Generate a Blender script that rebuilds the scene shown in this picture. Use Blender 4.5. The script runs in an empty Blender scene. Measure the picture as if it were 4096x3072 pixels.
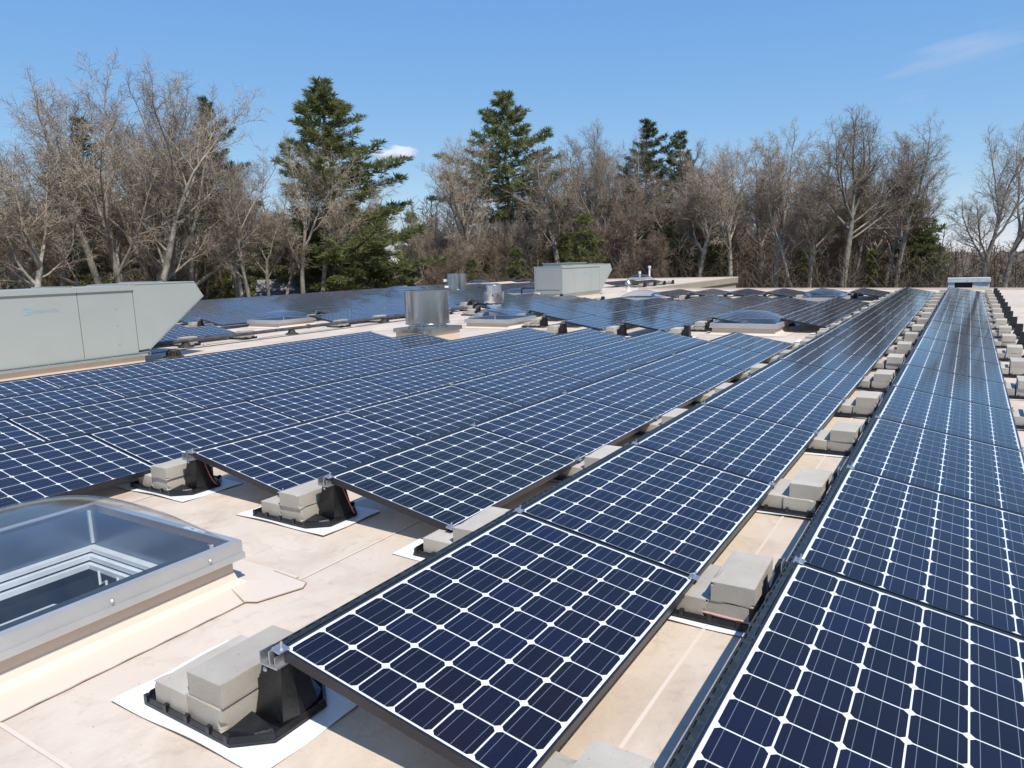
import bpy, math, random
import numpy as np
from mathutils import Matrix, Vector
R = math.radians
rnd = random.Random(7)
sc = bpy.context.scene
COL = sc.collection

# ------------------------------------------------------------------ camera
CAM = Vector((2.000, -1.566, 1.325))
YAW, PIT, ROL = -0.5623, -0.1648, -0.0308
fw = Vector((math.sin(YAW)*math.cos(PIT), math.cos(YAW)*math.cos(PIT), math.sin(PIT)))
r_ = fw.cross(Vector((0, 0, 1))).normalized(); u_ = r_.cross(fw)
r2 = r_*math.cos(ROL) + u_*math.sin(ROL); u2 = -r_*math.sin(ROL) + u_*math.cos(ROL)
cd = bpy.data.cameras.new('camera'); cam = bpy.data.objects.new('camera', cd); COL.objects.link(cam)
cam.matrix_world = Matrix(((r2.x, u2.x, -fw.x, CAM.x), (r2.y, u2.y, -fw.y, CAM.y), (r2.z, u2.z, -fw.z, CAM.z), (0, 0, 0, 1)))
cd.sensor_width = 36; cd.lens = 25.47; cd.clip_start = 0.05; cd.clip_end = 9000
sc.camera = cam

# ------------------------------------------------------------------ sky and sun
SUN = Vector((0.480, -0.266, 0.835)).normalized()
el = math.asin(SUN.z); az = math.atan2(SUN.x, SUN.y)
w = bpy.data.worlds.new('World'); sc.world = w; w.use_nodes = True
nt = w.node_tree; bg = nt.nodes['Background']
sky = nt.nodes.new('ShaderNodeTexSky'); sky.sky_type = 'NISHITA'; sky.sun_disc = False
sky.sun_elevation = el; sky.sun_rotation = az
sky.altitude = 2000; sky.air_density = 1.0; sky.dust_density = 0.05; sky.ozone_density = 5.0
# per-channel response of the camera to the sky: flatter than the raw sky, paler towards the horizon
sp_ = nt.nodes.new('ShaderNodeSeparateColor'); cb_ = nt.nodes.new('ShaderNodeCombineColor'); nt.links.new(sky.outputs[0], sp_.inputs[0])
for i_, (ex, mu_) in enumerate(((.80, .137), (.55, .218), (.20, .484))):
    pw = nt.nodes.new('ShaderNodeMath'); pw.operation = 'POWER'; pw.inputs[1].default_value = ex; nt.links.new(sp_.outputs[i_], pw.inputs[0])
    ml = nt.nodes.new('ShaderNodeMath'); ml.operation = 'MULTIPLY'; ml.inputs[1].default_value = mu_/.12; nt.links.new(pw.outputs[0], ml.inputs[0]); nt.links.new(ml.outputs[0], cb_.inputs[i_])
nt.links.new(cb_.outputs[0], bg.inputs[0]); bg.inputs[1].default_value = 0.12
sd = bpy.data.lights.new('sun', 'SUN'); sun = bpy.data.objects.new('sun', sd); COL.objects.link(sun)
sd.energy = 4.2; sd.angle = R(0.53); sd.color = (1.0, 0.955, 0.89)
sun.rotation_euler = SUN.to_track_quat('Z', 'Y').to_euler(); sun.location = (20, -10, 40)
vs = sc.view_settings; vs.view_transform = 'Standard'; vs.look = 'None'; vs.exposure = 0.28; vs.gamma = 1; vs.use_curve_mapping = False
sc.cycles.max_bounces = 12; sc.cycles.volume_bounces = 8; sc.cycles.transparent_max_bounces = 16; sc.cycles.glossy_bounces = 4
sc.cycles.diffuse_bounces = 3; sc.cycles.caustics_reflective = False; sc.cycles.caustics_refractive = False
sc.cycles.sample_clamp_indirect = 8; sc.cycles.use_denoising = True
sc.cycles.filter_width = 1.5

# ------------------------------------------------------------------ helpers
class MB:
    def __init__(s): s.v = []; s.f = []; s.uv = None
    def quad(s, a, b, c, d):
        i = len(s.v); s.v += [a, b, c, d]; s.f.append((i, i+1, i+2, i+3)); return s
    def box(s, x0, x1, y0, y1, z0, z1):
        return s.hexa([(x0, y0, z0), (x1, y0, z0), (x1, y1, z0), (x0, y1, z0), (x0, y0, z1), (x1, y0, z1), (x1, y1, z1), (x0, y1, z1)])
    def hexa(s, p):
        i = len(s.v); s.v += [tuple(q) for q in p]
        for f in ((3, 2, 1, 0), (4, 5, 6, 7), (0, 1, 5, 4), (1, 2, 6, 5), (2, 3, 7, 6), (3, 0, 4, 7)):
            s.f.append(tuple(i+k for k in f))
        return s
    def prism(s, poly, z0, z1, axis='z', scale=1.0):
        n = len(poly); i = len(s.v)
        cx = sum(p[0] for p in poly)/n; cy = sum(p[1] for p in poly)/n
        def P(a, b, h):
            return (a, b, h) if axis == 'z' else ((h, a, b) if axis == 'x' else (a, h, b))
        s.v += [P(a, b, z0) for a, b in poly] + [P(cx+(a-cx)*scale, cy+(b-cy)*scale, z1) for a, b in poly]
        flip = axis == 'y'
        F = [tuple(i+k for k in reversed(range(n))), tuple(i+n+k for k in range(n))]
        F += [(i+k, i+(k+1) % n, i+n+(k+1) % n, i+n+k) for k in range(n)]
        s.f += [tuple(reversed(f)) for f in F] if flip else F
        return s
    def lathe(s, prof, cx=0, cy=0, n=32, cap=True):
        i = len(s.v); m = len(prof)
        for r, z in prof:
            for k in range(n):
                a = 2*math.pi*k/n; s.v.append((cx+r*math.cos(a), cy+r*math.sin(a), z))
        for j in range(m-1):
            for k in range(n):
                s.f.append((i+j*n+k, i+j*n+(k+1) % n, i+(j+1)*n+(k+1) % n, i+(j+1)*n+k))
        if cap:
            s.f.append(tuple(i+k for k in reversed(range(n)))); s.f.append(tuple(i+(m-1)*n+k for k in range(n)))
        return s
    def tube(s, pts, rad, n=6, cap=True):
        i0 = len(s.v); m = len(pts); rad = rad if hasattr(rad, '__len__') else [rad]*m
        pts = [Vector(p) for p in pts]; prev = None
        for j, p in enumerate(pts):
            t = (pts[min(j+1, m-1)]-pts[max(j-1, 0)]).normalized()
            if prev is None:
                a = t.cross(Vector((0, 0, 1)));
                if a.length < .05: a = t.cross(Vector((1, 0, 0)))
            else: a = prev-t*prev.dot(t)
            a.normalize(); prev = a; b = t.cross(a)
            for k in range(n):
                q = p+(a*math.cos(2*math.pi*k/n)+b*math.sin(2*math.pi*k/n))*rad[j]; s.v.append(tuple(q))
        for j in range(m-1):
            for k in range(n):
                s.f.append((i0+j*n+k, i0+j*n+(k+1) % n, i0+(j+1)*n+(k+1) % n, i0+(j+1)*n+k))
        if cap:
            s.f.append(tuple(i0+k for k in reversed(range(n)))); s.f.append(tuple(i0+(m-1)*n+k for k in range(n)))
        return s
    def mesh(s, name, m, smooth=False):
        me = bpy.data.meshes.new(name); me.from_pydata(s.v, [], s.f)
        if smooth is True: me.shade_smooth()
        if s.uv is not None:
            l = me.uv_layers.new(name='UVMap'); l.data.foreach_set('uv', np.array(s.uv, 'f').ravel())
        me.materials.append(m); me.update(); return me
def smooth_angle(me, deg=40):
    me.shade_smooth()
    try: me.set_sharp_from_angle(angle=R(deg))
    except Exception: pass
    return me
def ob(name, data, parent=None, loc=None, rot=None, scale=None):
    o = bpy.data.objects.new(name, data); COL.objects.link(o)
    if parent: o.parent = parent
    if loc is not None: o.location = loc
    if rot is not None: o.rotation_euler = rot
    if scale is not None: o.scale = scale
    return o
def tag(o, label=None, cat=None, group=None, kind=None):
    if label: o['label'] = label
    if cat: o['category'] = cat
    if group: o['group'] = group
    if kind: o['kind'] = kind
    return o
def thing(name, label, cat, loc=(0, 0, 0), rot=(0, 0, 0), group=None):
    return tag(ob(name, None, loc=loc, rot=rot), label, cat, group)
ORD = ['nearest', 'second', 'third', 'fourth', 'fifth', 'sixth', 'seventh', 'eighth', 'ninth', 'tenth', 'eleventh', 'twelfth', 'thirteenth',
       'fourteenth', 'fifteenth', 'sixteenth', 'seventeenth', 'eighteenth', 'nineteenth', 'twentieth', 'twenty-first', 'twenty-second', 'twenty-third', 'twenty-fourth', 'twenty-fifth', 'twenty-sixth', 'twenty-seventh', 'twenty-eighth']
def ordn(i): return 'first' if i == 0 else ORD[i]

# ------------------------------------------------------------------ materials
def mat(name, c, rough=.6, metal=0.0, c2=None, scale=6.0, detail=5, bump=0.0, bscale=None, spec=.5, coords='Object', lo=.4, hi=.6, dist=.0, stretch=None, rough2=None):
    m = bpy.data.materials.new(name); m.use_nodes = True; n = m.node_tree.nodes; l = m.node_tree.links
    b = n['Principled BSDF']; b.inputs['Roughness'].default_value = rough; b.inputs['Metallic'].default_value = metal
    b.inputs['Specular IOR Level'].default_value = spec
    b.inputs['Base Color'].default_value = (*c, 1)
    tc = n.new('ShaderNodeTexCoord'); src = tc.outputs[coords]
    if stretch:
        mp = n.new('ShaderNodeMapping'); mp.inputs['Scale'].default_value = stretch; l.new(src, mp.inputs['Vector']); src = mp.outputs[0]
    if c2 or rough2 is not None:
        t = n.new('ShaderNodeTexNoise'); t.inputs['Scale'].default_value = scale; t.inputs['Detail'].default_value = detail; t.inputs['Roughness'].default_value = .62
        t.inputs['Distortion'].default_value = dist
        l.new(src, t.inputs['Vector'])
        rp = n.new('ShaderNodeValToRGB'); rp.color_ramp.elements[0].position = lo; rp.color_ramp.elements[1].position = hi
        rp.color_ramp.elements[0].color = (*c, 1); rp.color_ramp.elements[1].color = (*(c2 or c), 1)
        l.new(t.outputs['Fac'], rp.inputs[0]); l.new(rp.outputs[0], b.inputs['Base Color'])
        if rough2 is not None:
            mr = n.new('ShaderNodeMapRange'); mr.inputs[1].default_value = lo; mr.inputs[2].default_value = hi; mr.inputs[3].default_value = rough; mr.inputs[4].default_value = rough2
            l.new(t.outputs['Fac'], mr.inputs[0]); l.new(mr.outputs[0], b.inputs['Roughness'])
    if bump:
        t2 = n.new('ShaderNodeTexNoise'); t2.inputs['Scale'].default_value = bscale or scale*4; t2.inputs['Detail'].default_value = 6; l.new(src, t2.inputs['Vector'])
        bp = n.new('ShaderNodeBump'); bp.inputs['Strength'].default_value = bump; bp.inputs['Distance'].default_value = .02
        l.new(t2.outputs['Fac'], bp.inputs['Height']); l.new(bp.outputs[0], b.inputs['Normal'])
    return m
def glass_mat(name, tint, rough, ior, gain=1.0, base=0.0, dust=(0, 0), dcol=(.62, .58, .52), dscale=2.2):
    m = bpy.data.materials.new(name); m.use_nodes = True; n = m.node_tree.nodes; l = m.node_tree.links
    n.remove(n['Principled BSDF']); out = n['Material Output']
    tr = n.new('ShaderNodeBsdfTransparent'); tr.inputs[0].default_value = (*tint, 1)
    gl = n.new('ShaderNodeBsdfGlossy'); gl.inputs['Roughness'].default_value = rough; gl.inputs[0].default_value = (1, 1, 1, 1)
    fr = n.new('ShaderNodeFresnel'); fr.inputs[0].default_value = ior
    ge = n.new('ShaderNodeNewGeometry')
    ma = n.new('ShaderNodeMath'); ma.operation = 'MULTIPLY_ADD'; ma.inputs[1].default_value = gain; ma.inputs[2].default_value = base; ma.use_clamp = True
    l.new(fr.outputs[0], ma.inputs[0])
    sb = n.new('ShaderNodeMath'); sb.operation = 'SUBTRACT'; sb.inputs[0].default_value = 1; l.new(ge.outputs['Backfacing'], sb.inputs[1])
    mu = n.new('ShaderNodeMath'); mu.operation = 'MULTIPLY'; l.new(ma.outputs[0], mu.inputs[0]); l.new(sb.outputs[0], mu.inputs[1])
    mx = n.new('ShaderNodeMixShader'); l.new(mu.outputs[0], mx.inputs[0]); l.new(tr.outputs[0], mx.inputs[1]); l.new(gl.outputs[0], mx.inputs[2])
    # a thin film of dust and dried water marks over the pane
    df = n.new('ShaderNodeBsdfDiffuse'); df.inputs[0].default_value = (*dcol, 1)
    no = n.new('ShaderNodeTexNoise'); no.inputs['Scale'].default_value = dscale; no.inputs['Detail'].default_value = 9; no.inputs['Roughness'].default_value = .7; no.inputs['Distortion'].default_value = .5
    l.new(ge.outputs['Position'], no.inputs['Vector'])
    mr = n.new('ShaderNodeMapRange'); mr.inputs[1].default_value = .35; mr.inputs[2].default_value = .75; mr.inputs[3].default_value = dust[0]; mr.inputs[4].default_value = dust[1]; l.new(no.outputs['Fac'], mr.inputs[0])
    m2 = n.new('ShaderNodeMixShader'); l.new(mr.outputs[0], m2.inputs[0]); l.new(mx.outputs[0], m2.inputs[1]); l.new(df.outputs[0], m2.inputs[2])
    l.new(m2.outputs[0], out.inputs[0]); return m

def roof_mat():
    m = mat('roof_membrane', (.56, .46, .355), .62, c2=(.675, .57, .46), scale=.55, detail=8, lo=.3, hi=.7, bump=.10, bscale=55, coords='Object', spec=.3)
    n = m.node_tree.nodes; l = m.node_tree.links; b = n['Principled BSDF']
    base = b.inputs['Base Color'].links[0].from_socket; tc = n['Texture Coordinate']
    def layer(base, scale, lo, hi, col, amt, detail=6, stretch=(1, 1, 1), dist=.4):
        mp = n.new('ShaderNodeMapping'); mp.inputs['Scale'].default_value = stretch; l.new(tc.outputs['Object'], mp.inputs[0])
        t = n.new('ShaderNodeTexNoise'); t.inputs['Scale'].default_value = scale; t.inputs['Detail'].default_value = detail; t.inputs['Roughness'].default_value = .68; t.inputs['Distortion'].default_value = dist
        l.new(mp.outputs[0], t.inputs['Vector'])
        mr = n.new('ShaderNodeMapRange'); mr.inputs[1].default_value = lo; mr.inputs[2].default_value = hi; mr.inputs[4].default_value = amt; mr.clamp = True; l.new(t.outputs['Fac'], mr.inputs[0])
        mx = n.new('ShaderNodeMix'); mx.data_type = 'RGBA'; l.new(mr.outputs[0], mx.inputs[0]); l.new(base, mx.inputs[6]); mx.inputs[7].default_value = (*col, 1)
        return mx.outputs[2]
    base = layer(base, 2.1, .46, .76, (.41, .30, .21), .75, stretch=(1.0, .55, 1))
    base = layer(base, 7.5, .56, .80, (.34, .26, .195), .65)
    base = layer(base, 1.3, .62, .82, (.22, .18, .145), .7, detail=10, dist=1.2)
    base = layer(base, 34, .70, .84, (.33, .27, .22), .6, detail=2)
    base = layer(base, .9, .57, .60, (.52, .425, .325), .28, detail=4, dist=2.0)      # tide marks of dried puddles
    base = layer(base, 90, .74, .80, (.16, .13, .10), .8, detail=1)                 # grit
    l.new(base, b.inputs['Base Color']); return m

M = {}
M['roof'] = roof_mat()
M['roof_strip'] = mat('roof_strip', (.64, .535, .425), .5, c2=(.70, .595, .485), scale=1.2, lo=.3, hi=.7, stretch=(1, .3, 1))
M['curb'] = mat('curb_membrane', (.60, .465, .345), .5, c2=(.66, .52, .40), scale=1.6, lo=.3, hi=.7, bump=.12, bscale=3)
M['tan_wall'] = mat('tan_wall', (.36, .30, .215), .6, c2=(.40, .335, .245), scale=.7)
M['coping'] = mat('coping', (.66, .55, .45), .45)
M['frame'] = mat('panel_frame', (.012, .013, .018), .35, spec=.5)
M['backsheet'] = mat('backsheet', (.80, .81, .81), .5)
M['rail'] = mat('black_rail', (.016, .019, .018), .42, c2=(.034, .040, .038), scale=30, lo=.45, hi=.7)
M['plastic'] = mat('black_plastic', (.008, .008, .009), .38, c2=(.02, .02, .021), scale=12, bump=.08, bscale=90, lo=.4, hi=.75)
M['sheet'] = mat('white_sheet', (.80, .80, .79), .55, c2=(.70, .69, .67), scale=5, lo=.5, hi=.8)
M['alu'] = mat('aluminium', (.56, .555, .54), .42, .55, c2=(.48, .475, .46), lo=.3, hi=.8, scale=5)
M['zinc'] = mat('zinc_steel', (.60, .60, .60), .38, .9)
M['galv'] = mat('galvanised', (.54, .56, .56), .17, 1.0, c2=(.40, .42, .43), scale=3.0, detail=5, lo=.3, hi=.7, bump=.10, bscale=5, stretch=(1.6, 1.6, .10), rough2=.30)
M['spun'] = mat('spun_aluminium', (.80, .80, .80), .20, .97, c2=(.72, .72, .73), scale=3, stretch=(1, 1, 20))
M['hvac'] = mat('hvac_paint', (.335, .352, .322), .45, c2=(.355, .372, .342), scale=.8, detail=8, bump=.03, bscale=1.5, spec=.4)
M['hvac_dark'] = mat('hvac_rail', (.24, .27, .26), .45, c2=(.27, .30, .29), scale=3)
M['black'] = mat('matte_black', (.012, .012, .013), .6)
M['strainer'] = mat('cast_strainer', (.02, .019, .017), .65, c2=(.05, .04, .03), scale=14)
M['grey_pipe'] = mat('grey_pipe', (.045, .045, .045), .5, c2=(.085, .082, .08), scale=7)
M['pvc'] = mat('white_pvc', (.70, .72, .72), .4)
M['cable'] = mat('pink_cable', (.55, .33, .28), .5)
M['cable_red'] = mat('red_cable', (.42, .10, .07), .5)
M['seam_shadow'] = mat('seam_shadow_line', (.10, .085, .075), .6)  # dark tone standing for the shade along a roof seam
M['logo'] = mat('logo_blue', (.235, .395, .46), .5)
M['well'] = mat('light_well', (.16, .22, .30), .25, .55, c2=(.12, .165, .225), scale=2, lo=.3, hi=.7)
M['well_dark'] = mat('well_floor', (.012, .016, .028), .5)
M['white_metal'] = mat('white_metal', (.74, .75, .75), .4, c2=(.66, .67, .67), scale=6)
M['label'] = mat('paper_label', (.62, .64, .63), .5)
M['print'] = mat('label_print', (.09, .10, .11), .6)
M['caulk'] = mat('caulk', (.36, .275, .215), .6)
M['glass'] = glass_mat('panel_glass', (.96, .975, .975), .07, 1.255, 1.0, 0, (.0, .007))
M['dome'] = glass_mat('acrylic_dome', (.84, .87, .88), .09, 1.49, 1.1, .03, (.012, .06), (.50, .52, .54), 1.5)

def cell_mat():
    m = bpy.data.materials.new('solar_cell'); m.use_nodes = True; n = m.node_tree.nodes; l = m.node_tree.links
    b = n['Principled BSDF']; b.inputs['Roughness'].default_value = .45; b.inputs['Specular IOR Level'].default_value = .08
    uv = n.new('ShaderNodeUVMap'); uv.uv_map = 'UVMap'; sp = n.new('ShaderNodeSeparateXYZ'); l.new(uv.outputs[0], sp.inputs[0])
    def mth(op, a, b_=None, c=None):
        k = n.new('ShaderNodeMath'); k.operation = op
        for i, v in enumerate((a, b_, c)):
            if v is None: continue
            if isinstance(v, (int, float)): k.inputs[i].default_value = v
            else: l.new(v, k.inputs[i])
        return k.outputs[0]
    fx = mth('FRACT', mth('MULTIPLY', sp.outputs[0], 3)); bar = mth('LESS_THAN', mth('ABSOLUTE', mth('SUBTRACT', fx, .5)), .020)
    # each cell has its own slight tint; the integer part of the coordinates numbers it
    fl = n.new('ShaderNodeVectorMath'); fl.operation = 'FLOOR'; l.new(uv.outputs[0], fl.inputs[0])
    oi = n.new('ShaderNodeObjectInfo'); ad = n.new('ShaderNodeVectorMath'); ad.operation = 'ADD'; l.new(fl.outputs[0], ad.inputs[0])
    cb = n.new('ShaderNodeCombineXYZ'); l.new(mth('MULTIPLY', oi.outputs['Random'], 97.3), cb.inputs[2]); l.new(cb.outputs[0], ad.inputs[1])
    wn = n.new('ShaderNodeTexWhiteNoise'); wn.noise_dimensions = '3D'; l.new(ad.outputs[0], wn.inputs[0])
    rp = n.new('ShaderNodeValToRGB'); e = rp.color_ramp.elements
    e[0].position = 0; e[0].color = (.0080, .0074, .0140, 1); e[1].position = 1; e[1].color = (.0088, .0095, .028, 1)
    k = e.new(.6); k.color = (.0082, .0082, .019, 1)
    l.new(wn.outputs[0], rp.inputs[0])
    mx = n.new('ShaderNodeMix'); mx.data_type = 'RGBA'; l.new(bar, mx.inputs[0]); l.new(rp.outputs[0], mx.inputs[6]); mx.inputs[7].default_value = (.15, .165, .19, 1)
    l.new(mx.outputs[2], b.inputs['Base Color']); return m
M['cell'] = cell_mat()
M['cell_black'] = cell_mat(); M['cell_black'].name = 'solar_cell_black'                # a few modules have blacker cells
for k_, c_ in zip(next(n_ for n_ in M['cell_black'].node_tree.nodes if n_.type == 'VALTORGB').color_ramp.elements, ((.0078, .0072, .0085), (.0082, .0076, .0095), (.0088, .0082, .0115))): k_.color = (*c_, 1)

def concrete_mat():
    m = mat('concrete', (.385, .345, .280), .9, c2=(.475, .43, .36), scale=5, detail=12, lo=.3, hi=.7, bump=.18, bscale=190)
    n = m.node_tree.nodes; l = m.node_tree.links; b = n['Principled BSDF']; base = b.inputs['Base Color'].links[0].from_socket
    oi = n.new('ShaderNodeObjectInfo'); mr = n.new('ShaderNodeMapRange'); mr.inputs[3].default_value = .86; mr.inputs[4].default_value = 1.14; l.new(oi.outputs['Random'], mr.inputs[0])
    mx = n.new('ShaderNodeMix'); mx.data_type = 'RGBA'; mx.blend_type = 'MULTIPLY'; mx.inputs[0].default_value = 1
    l.new(base, mx.inputs[6]); l.new(mr.outputs[0], mx.inputs[7])
    t = n.new('ShaderNodeTexNoise'); t.inputs['Scale'].default_value = 70; t.inputs['Detail'].default_value = 3; l.new(n['Texture Coordinate'].outputs['Object'], t.inputs['Vector'])
    m2 = n.new('ShaderNodeMapRange'); m2.inputs[1].default_value = .66; m2.inputs[2].default_value = .74; m2.inputs[4].default_value = .55; l.new(t.outputs['Fac'], m2.inputs[0])
    mx2 = n.new('ShaderNodeMix'); mx2.data_type = 'RGBA'; l.new(m2.outputs[0], mx2.inputs[0]); l.new(mx.outputs[2], mx2.inputs[6]); mx2.inputs[7].default_value = (.20, .185, .165, 1)
    l.new(mx2.outputs[2], b.inputs['Base Color']); return m
M['concrete'] = concrete_mat()

def veg_mat(name, c, c2, rough=.8, scale=.6, trans=0.0):
    m = mat(name, c, rough, c2=c2, scale=scale, detail=3, lo=.35, hi=.65, spec=.15)
    n = m.node_tree.nodes; l = m.node_tree.links; b = n['Principled BSDF']; base = b.inputs['Base Color'].links[0].from_socket
    oi = n.new('ShaderNodeObjectInfo'); mr = n.new('ShaderNodeMapRange'); mr.inputs[3].default_value = .78; mr.inputs[4].default_value = 1.2; l.new(oi.outputs['Random'], mr.inputs[0])
    mx = n.new('ShaderNodeMix'); mx.data_type = 'RGBA'; mx.blend_type = 'MULTIPLY'; mx.inputs[0].default_value = 1
    l.new(base, mx.inputs[6]); l.new(mr.outputs[0], mx.inputs[7]); l.new(mx.outputs[2], b.inputs['Base Color'])
    if trans:
        tl_ = n.new('ShaderNodeBsdfTranslucent'); l.new(mx.outputs[2], tl_.inputs[0]); ms = n.new('ShaderNodeMixShader'); ms.inputs[0].default_value = trans
        l.new(b.outputs[0], ms.inputs[1]); l.new(tl_.outputs[0], ms.inputs[2]); l.new(ms.outputs[0], n['Material Output'].inputs[0])
    return m
M['bark'] = veg_mat('grey_bark', (.22, .19, .15), (.42, .375, .305), scale=2.5)
M['twig'] = veg_mat('twig', (.25, .205, .155), (.37, .305, .23), scale=.5)
M['twig_red'] = veg_mat('budding_twig', (.25, .185, .138), (.33, .245, .18), scale=.5)
M['pine_bark'] = veg_mat('pine_bark', (.085, .068, .055), (.15, .125, .10), scale=3)
M['needle'] = veg_mat('pine_needle', (.150, .172, .060), (.235, .245, .100), scale=.55, trans=.38)
M['needle_blue'] = veg_mat('pine_needle_cool', (.085, .102, .045), (.140, .155, .072), scale=.55, trans=.35)
M['brush'] = veg_mat('brushwood', (.10, .078, .055), (.20, .157, .11), scale=.25)
M['wood_far'] = veg_mat('far_twigs', (.145, .110, .082), (.225, .172, .128), scale=.05)
M['evergreen_far'] = veg_mat('far_evergreen', (.045, .062, .024), (.085, .100, .040), scale=.06)
M['ground'] = mat('leaf_litter', (.10, .07, .045), .95, c2=(.17, .12, .075), scale=.4, detail=8, bump=.3, bscale=2)
M['shingle'] = mat('roof_shingle', (.17, .165, .165), .85, c2=(.23, .22, .215), scale=3)
M['chimney_stone'] = mat('chimney_stone', (.33, .24, .16), .9, c2=(.46, .36, .26), scale=6, bump=.4)
M['house_wall'] = mat('house_wall', (.45, .43, .40), .7)
M['brown_roof'] = mat('brown_roof', (.16, .10, .075), .8, c2=(.21, .14, .10), scale=2)
M['shed_white'] = mat('shed_panel', (.48, .53, .54), .6, c2=(.60, .64, .64), scale=3)
M['stone'] = mat('boulder_stone', (.25, .24, .23), .9, c2=(.36, .35, .33), scale=3, bump=.4)

# ------------------------------------------------------------------ ground, building and roof
ZR = -0.32; GZ = -6.0
def terrain():
    mb = MB(); N = 70
    ax = [math.copysign(abs(t)**2.2, t)*1800 for t in np.linspace(-1, 1, N)]
    for y in ax:
        for x in ax:
            d = math.hypot(x+8, y-20)
            t = min(max((d-90)/150, 0), 1); t = t*t*(3-2*t)
            side = min(max((12-x)/30, 0), 1)
            mb.v.append((x, y, GZ + 3.2*t*side + .5*math.sin(x*.07)*math.sin(y*.09)*t))
    for j in range(N-1):
        for i in range(N-1):
            a = j*N+i; mb.f.append((a, a+1, a+N+1, a+N))
    return tag(ob('ground', smooth_angle(mb.mesh('ground', M['ground']), 80)), kind='structure')
terrain()
yfar = lambda x: 35.35-.17*(x+5)
poly = [(-33, -9), (13, -9), (13, yfar(13)), (-13.5, yfar(-13.5)), (-13.5, 57.0), (-33, 57.0)]
def area2(p): return sum(p[i][0]*p[(i+1) % len(p)][1]-p[(i+1) % len(p)][0]*p[i][1] for i in range(len(p)))
SKY = [(-2.58, -1.18, -.65, .75), (-2.70, -1.30, 14.0, 15.42), (-9.29, -7.90, 14.08, 15.5), (-16.15, -14.75, 12.55, 13.95), (-2.74, -1.36, 24.0, 25.4),
       (-9.35, -7.95, 24.2, 25.6), (-17.2, -15.8, 28.2, 29.6), (-31.3, -29.9, 45.0, 46.4), (-29.2, -27.8, 32.9, 34.3), (-21.2, -19.8, 53.4, 54.8)]
def roof_mesh():
    import bmesh
    bm = bmesh.new(); ed = []
    for loop in [poly]+[[(a+.1, c+.1), (a+.1, d-.1), (b-.1, d-.1), (b-.1, c+.1)] for a, b, c, d in SKY]:
        vs_ = [bm.verts.new((x, y, ZR)) for x, y in loop]; ed += [bm.edges.new((vs_[i], vs_[(i+1) % len(vs_)])) for i in range(len(vs_))]
    bmesh.ops.triangle_fill(bm, use_beauty=True, use_dissolve=False, edges=ed, normal=(0, 0, 1))
    for f in bm.faces:
        if f.normal.z < 0: f.normal_flip()
    n = len(poly); bm.verts.ensure_lookup_table()
    top = [bm.verts[i] for i in range(n)]; low = [bm.verts.new((x, y, ZR-.35)) for x, y in poly]
    for i in range(n): bm.faces.new((low[i], low[(i+1) % n], top[(i+1) % n], top[i]))
    me = bpy.data.meshes.new('roof'); bm.to_mesh(me); bm.free(); me.materials.append(M['roof']); return me
roof = tag(ob('roof', roof_mesh()), kind='structure')
wall = thing('building_wall', 'tan building walls below the flat roof edge with pale coping', 'wall', (0, 0, GZ))
mb = MB(); ins = [(-32.9, -8.9), (12.9, -8.9), (12.9, yfar(13)-.1), (-13.6, yfar(-13.5)-.1), (-13.6, 56.9), (-32.9, 56.9)]
mb.prism(ins, 0, ZR-.352-GZ); mb.f = mb.f[2:]; ob('wall', mb.mesh('wall', M['tan_wall']), wall)
mb = MB()
for i in range(6):
    a, b = Vector((*poly[i], 0)), Vector((*poly[(i+1) % 6], 0)); d = (b-a).normalized(); nrm = Vector((d.y, -d.x, 0))
    for (o0, o1, z0, z1) in ((-.14, .035, .001, .075),):
        p = [a+nrm*o0-d*.03, b+nrm*o0+d*.03, b+nrm*o1+d*.03, a+nrm*o1-d*.03]
        p = [p[0], p[3], p[2], p[1]]
        mb.hexa([(q.x, q.y, ZR-GZ+z0) for q in p]+[(q.x, q.y, ZR-GZ+z1) for q in p])
ob('coping', mb.mesh('coping', M['coping']), wall)
mb = MB()
for i in range(6):
    a, b = Vector((*poly[i], 0)), Vector((*poly[(i+1) % 6], 0)); d = (b-a).normalized(); nrm = Vector((d.y, -d.x, 0))
    p = [a+nrm*.003, a+nrm*.028, b+nrm*.028, b+nrm*.003]
    mb.hexa([(q.x, q.y, ZR-GZ-.38) for q in p]+[(q.x, q.y, ZR-GZ+.0005) for q in p])
ob('fascia', mb.mesh('fascia', M['tan_wall']), wall)
# siding panels on the wing's side wall: a lower band set proud of the wall
mb = MB()
for k in range(6): mb.box(-13.598, -13.56, yfar(-13.5)+.3+k*3.0, yfar(-13.5)+3.22+k*3.0, 2.5, 5.0)
ob('siding', mb.mesh('siding', M['tan_wall']), wall)
# welded membrane seams: thin laps lying on the sheet
def strip(name, x0, x1, y0, y1, m='roof_strip', h=.004, wav=.0):
    mb = MB(); n = max(2, int(max(x1-x0, y1-y0)/.5)); alongy = (y1-y0) > (x1-x0); rr = random.Random(hash((x0, y0)) & 999)
    for i in range(n+1):
        t = i/n; j = rr.uniform(-wav, wav)
        if alongy: y = y0+(y1-y0)*t; mb.v += [(x0+j, y, ZR+h), (x1+j, y, ZR+h)]
        else: x = x0+(x1-x0)*t; mb.v += [(x, y1+j, ZR+h), (x, y0+j, ZR+h)]
    for i in range(n): mb.f.append((2*i, 2*i+1, 2*i+3, 2*i+2))
    return ob(name, mb.mesh(name, M[m]), roof)
for x in (1.08, -3.12, -7.35): strip('membrane_seam', x, x+.016, -3, 30, wav=.002)
strip('membrane_seam', -9.6, -9.56, 2, 34, wav=.004); strip('membrane_seam', -11.0, -10.96, 7.6, 34, wav=.004)
for y in (-.52, 9.9, 19.8): strip('membrane_seam', -9, 5, y, y+.016, wav=.002)
strip('membrane_seam', -.96, -.945, .9, 4, wav=.002)

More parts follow.
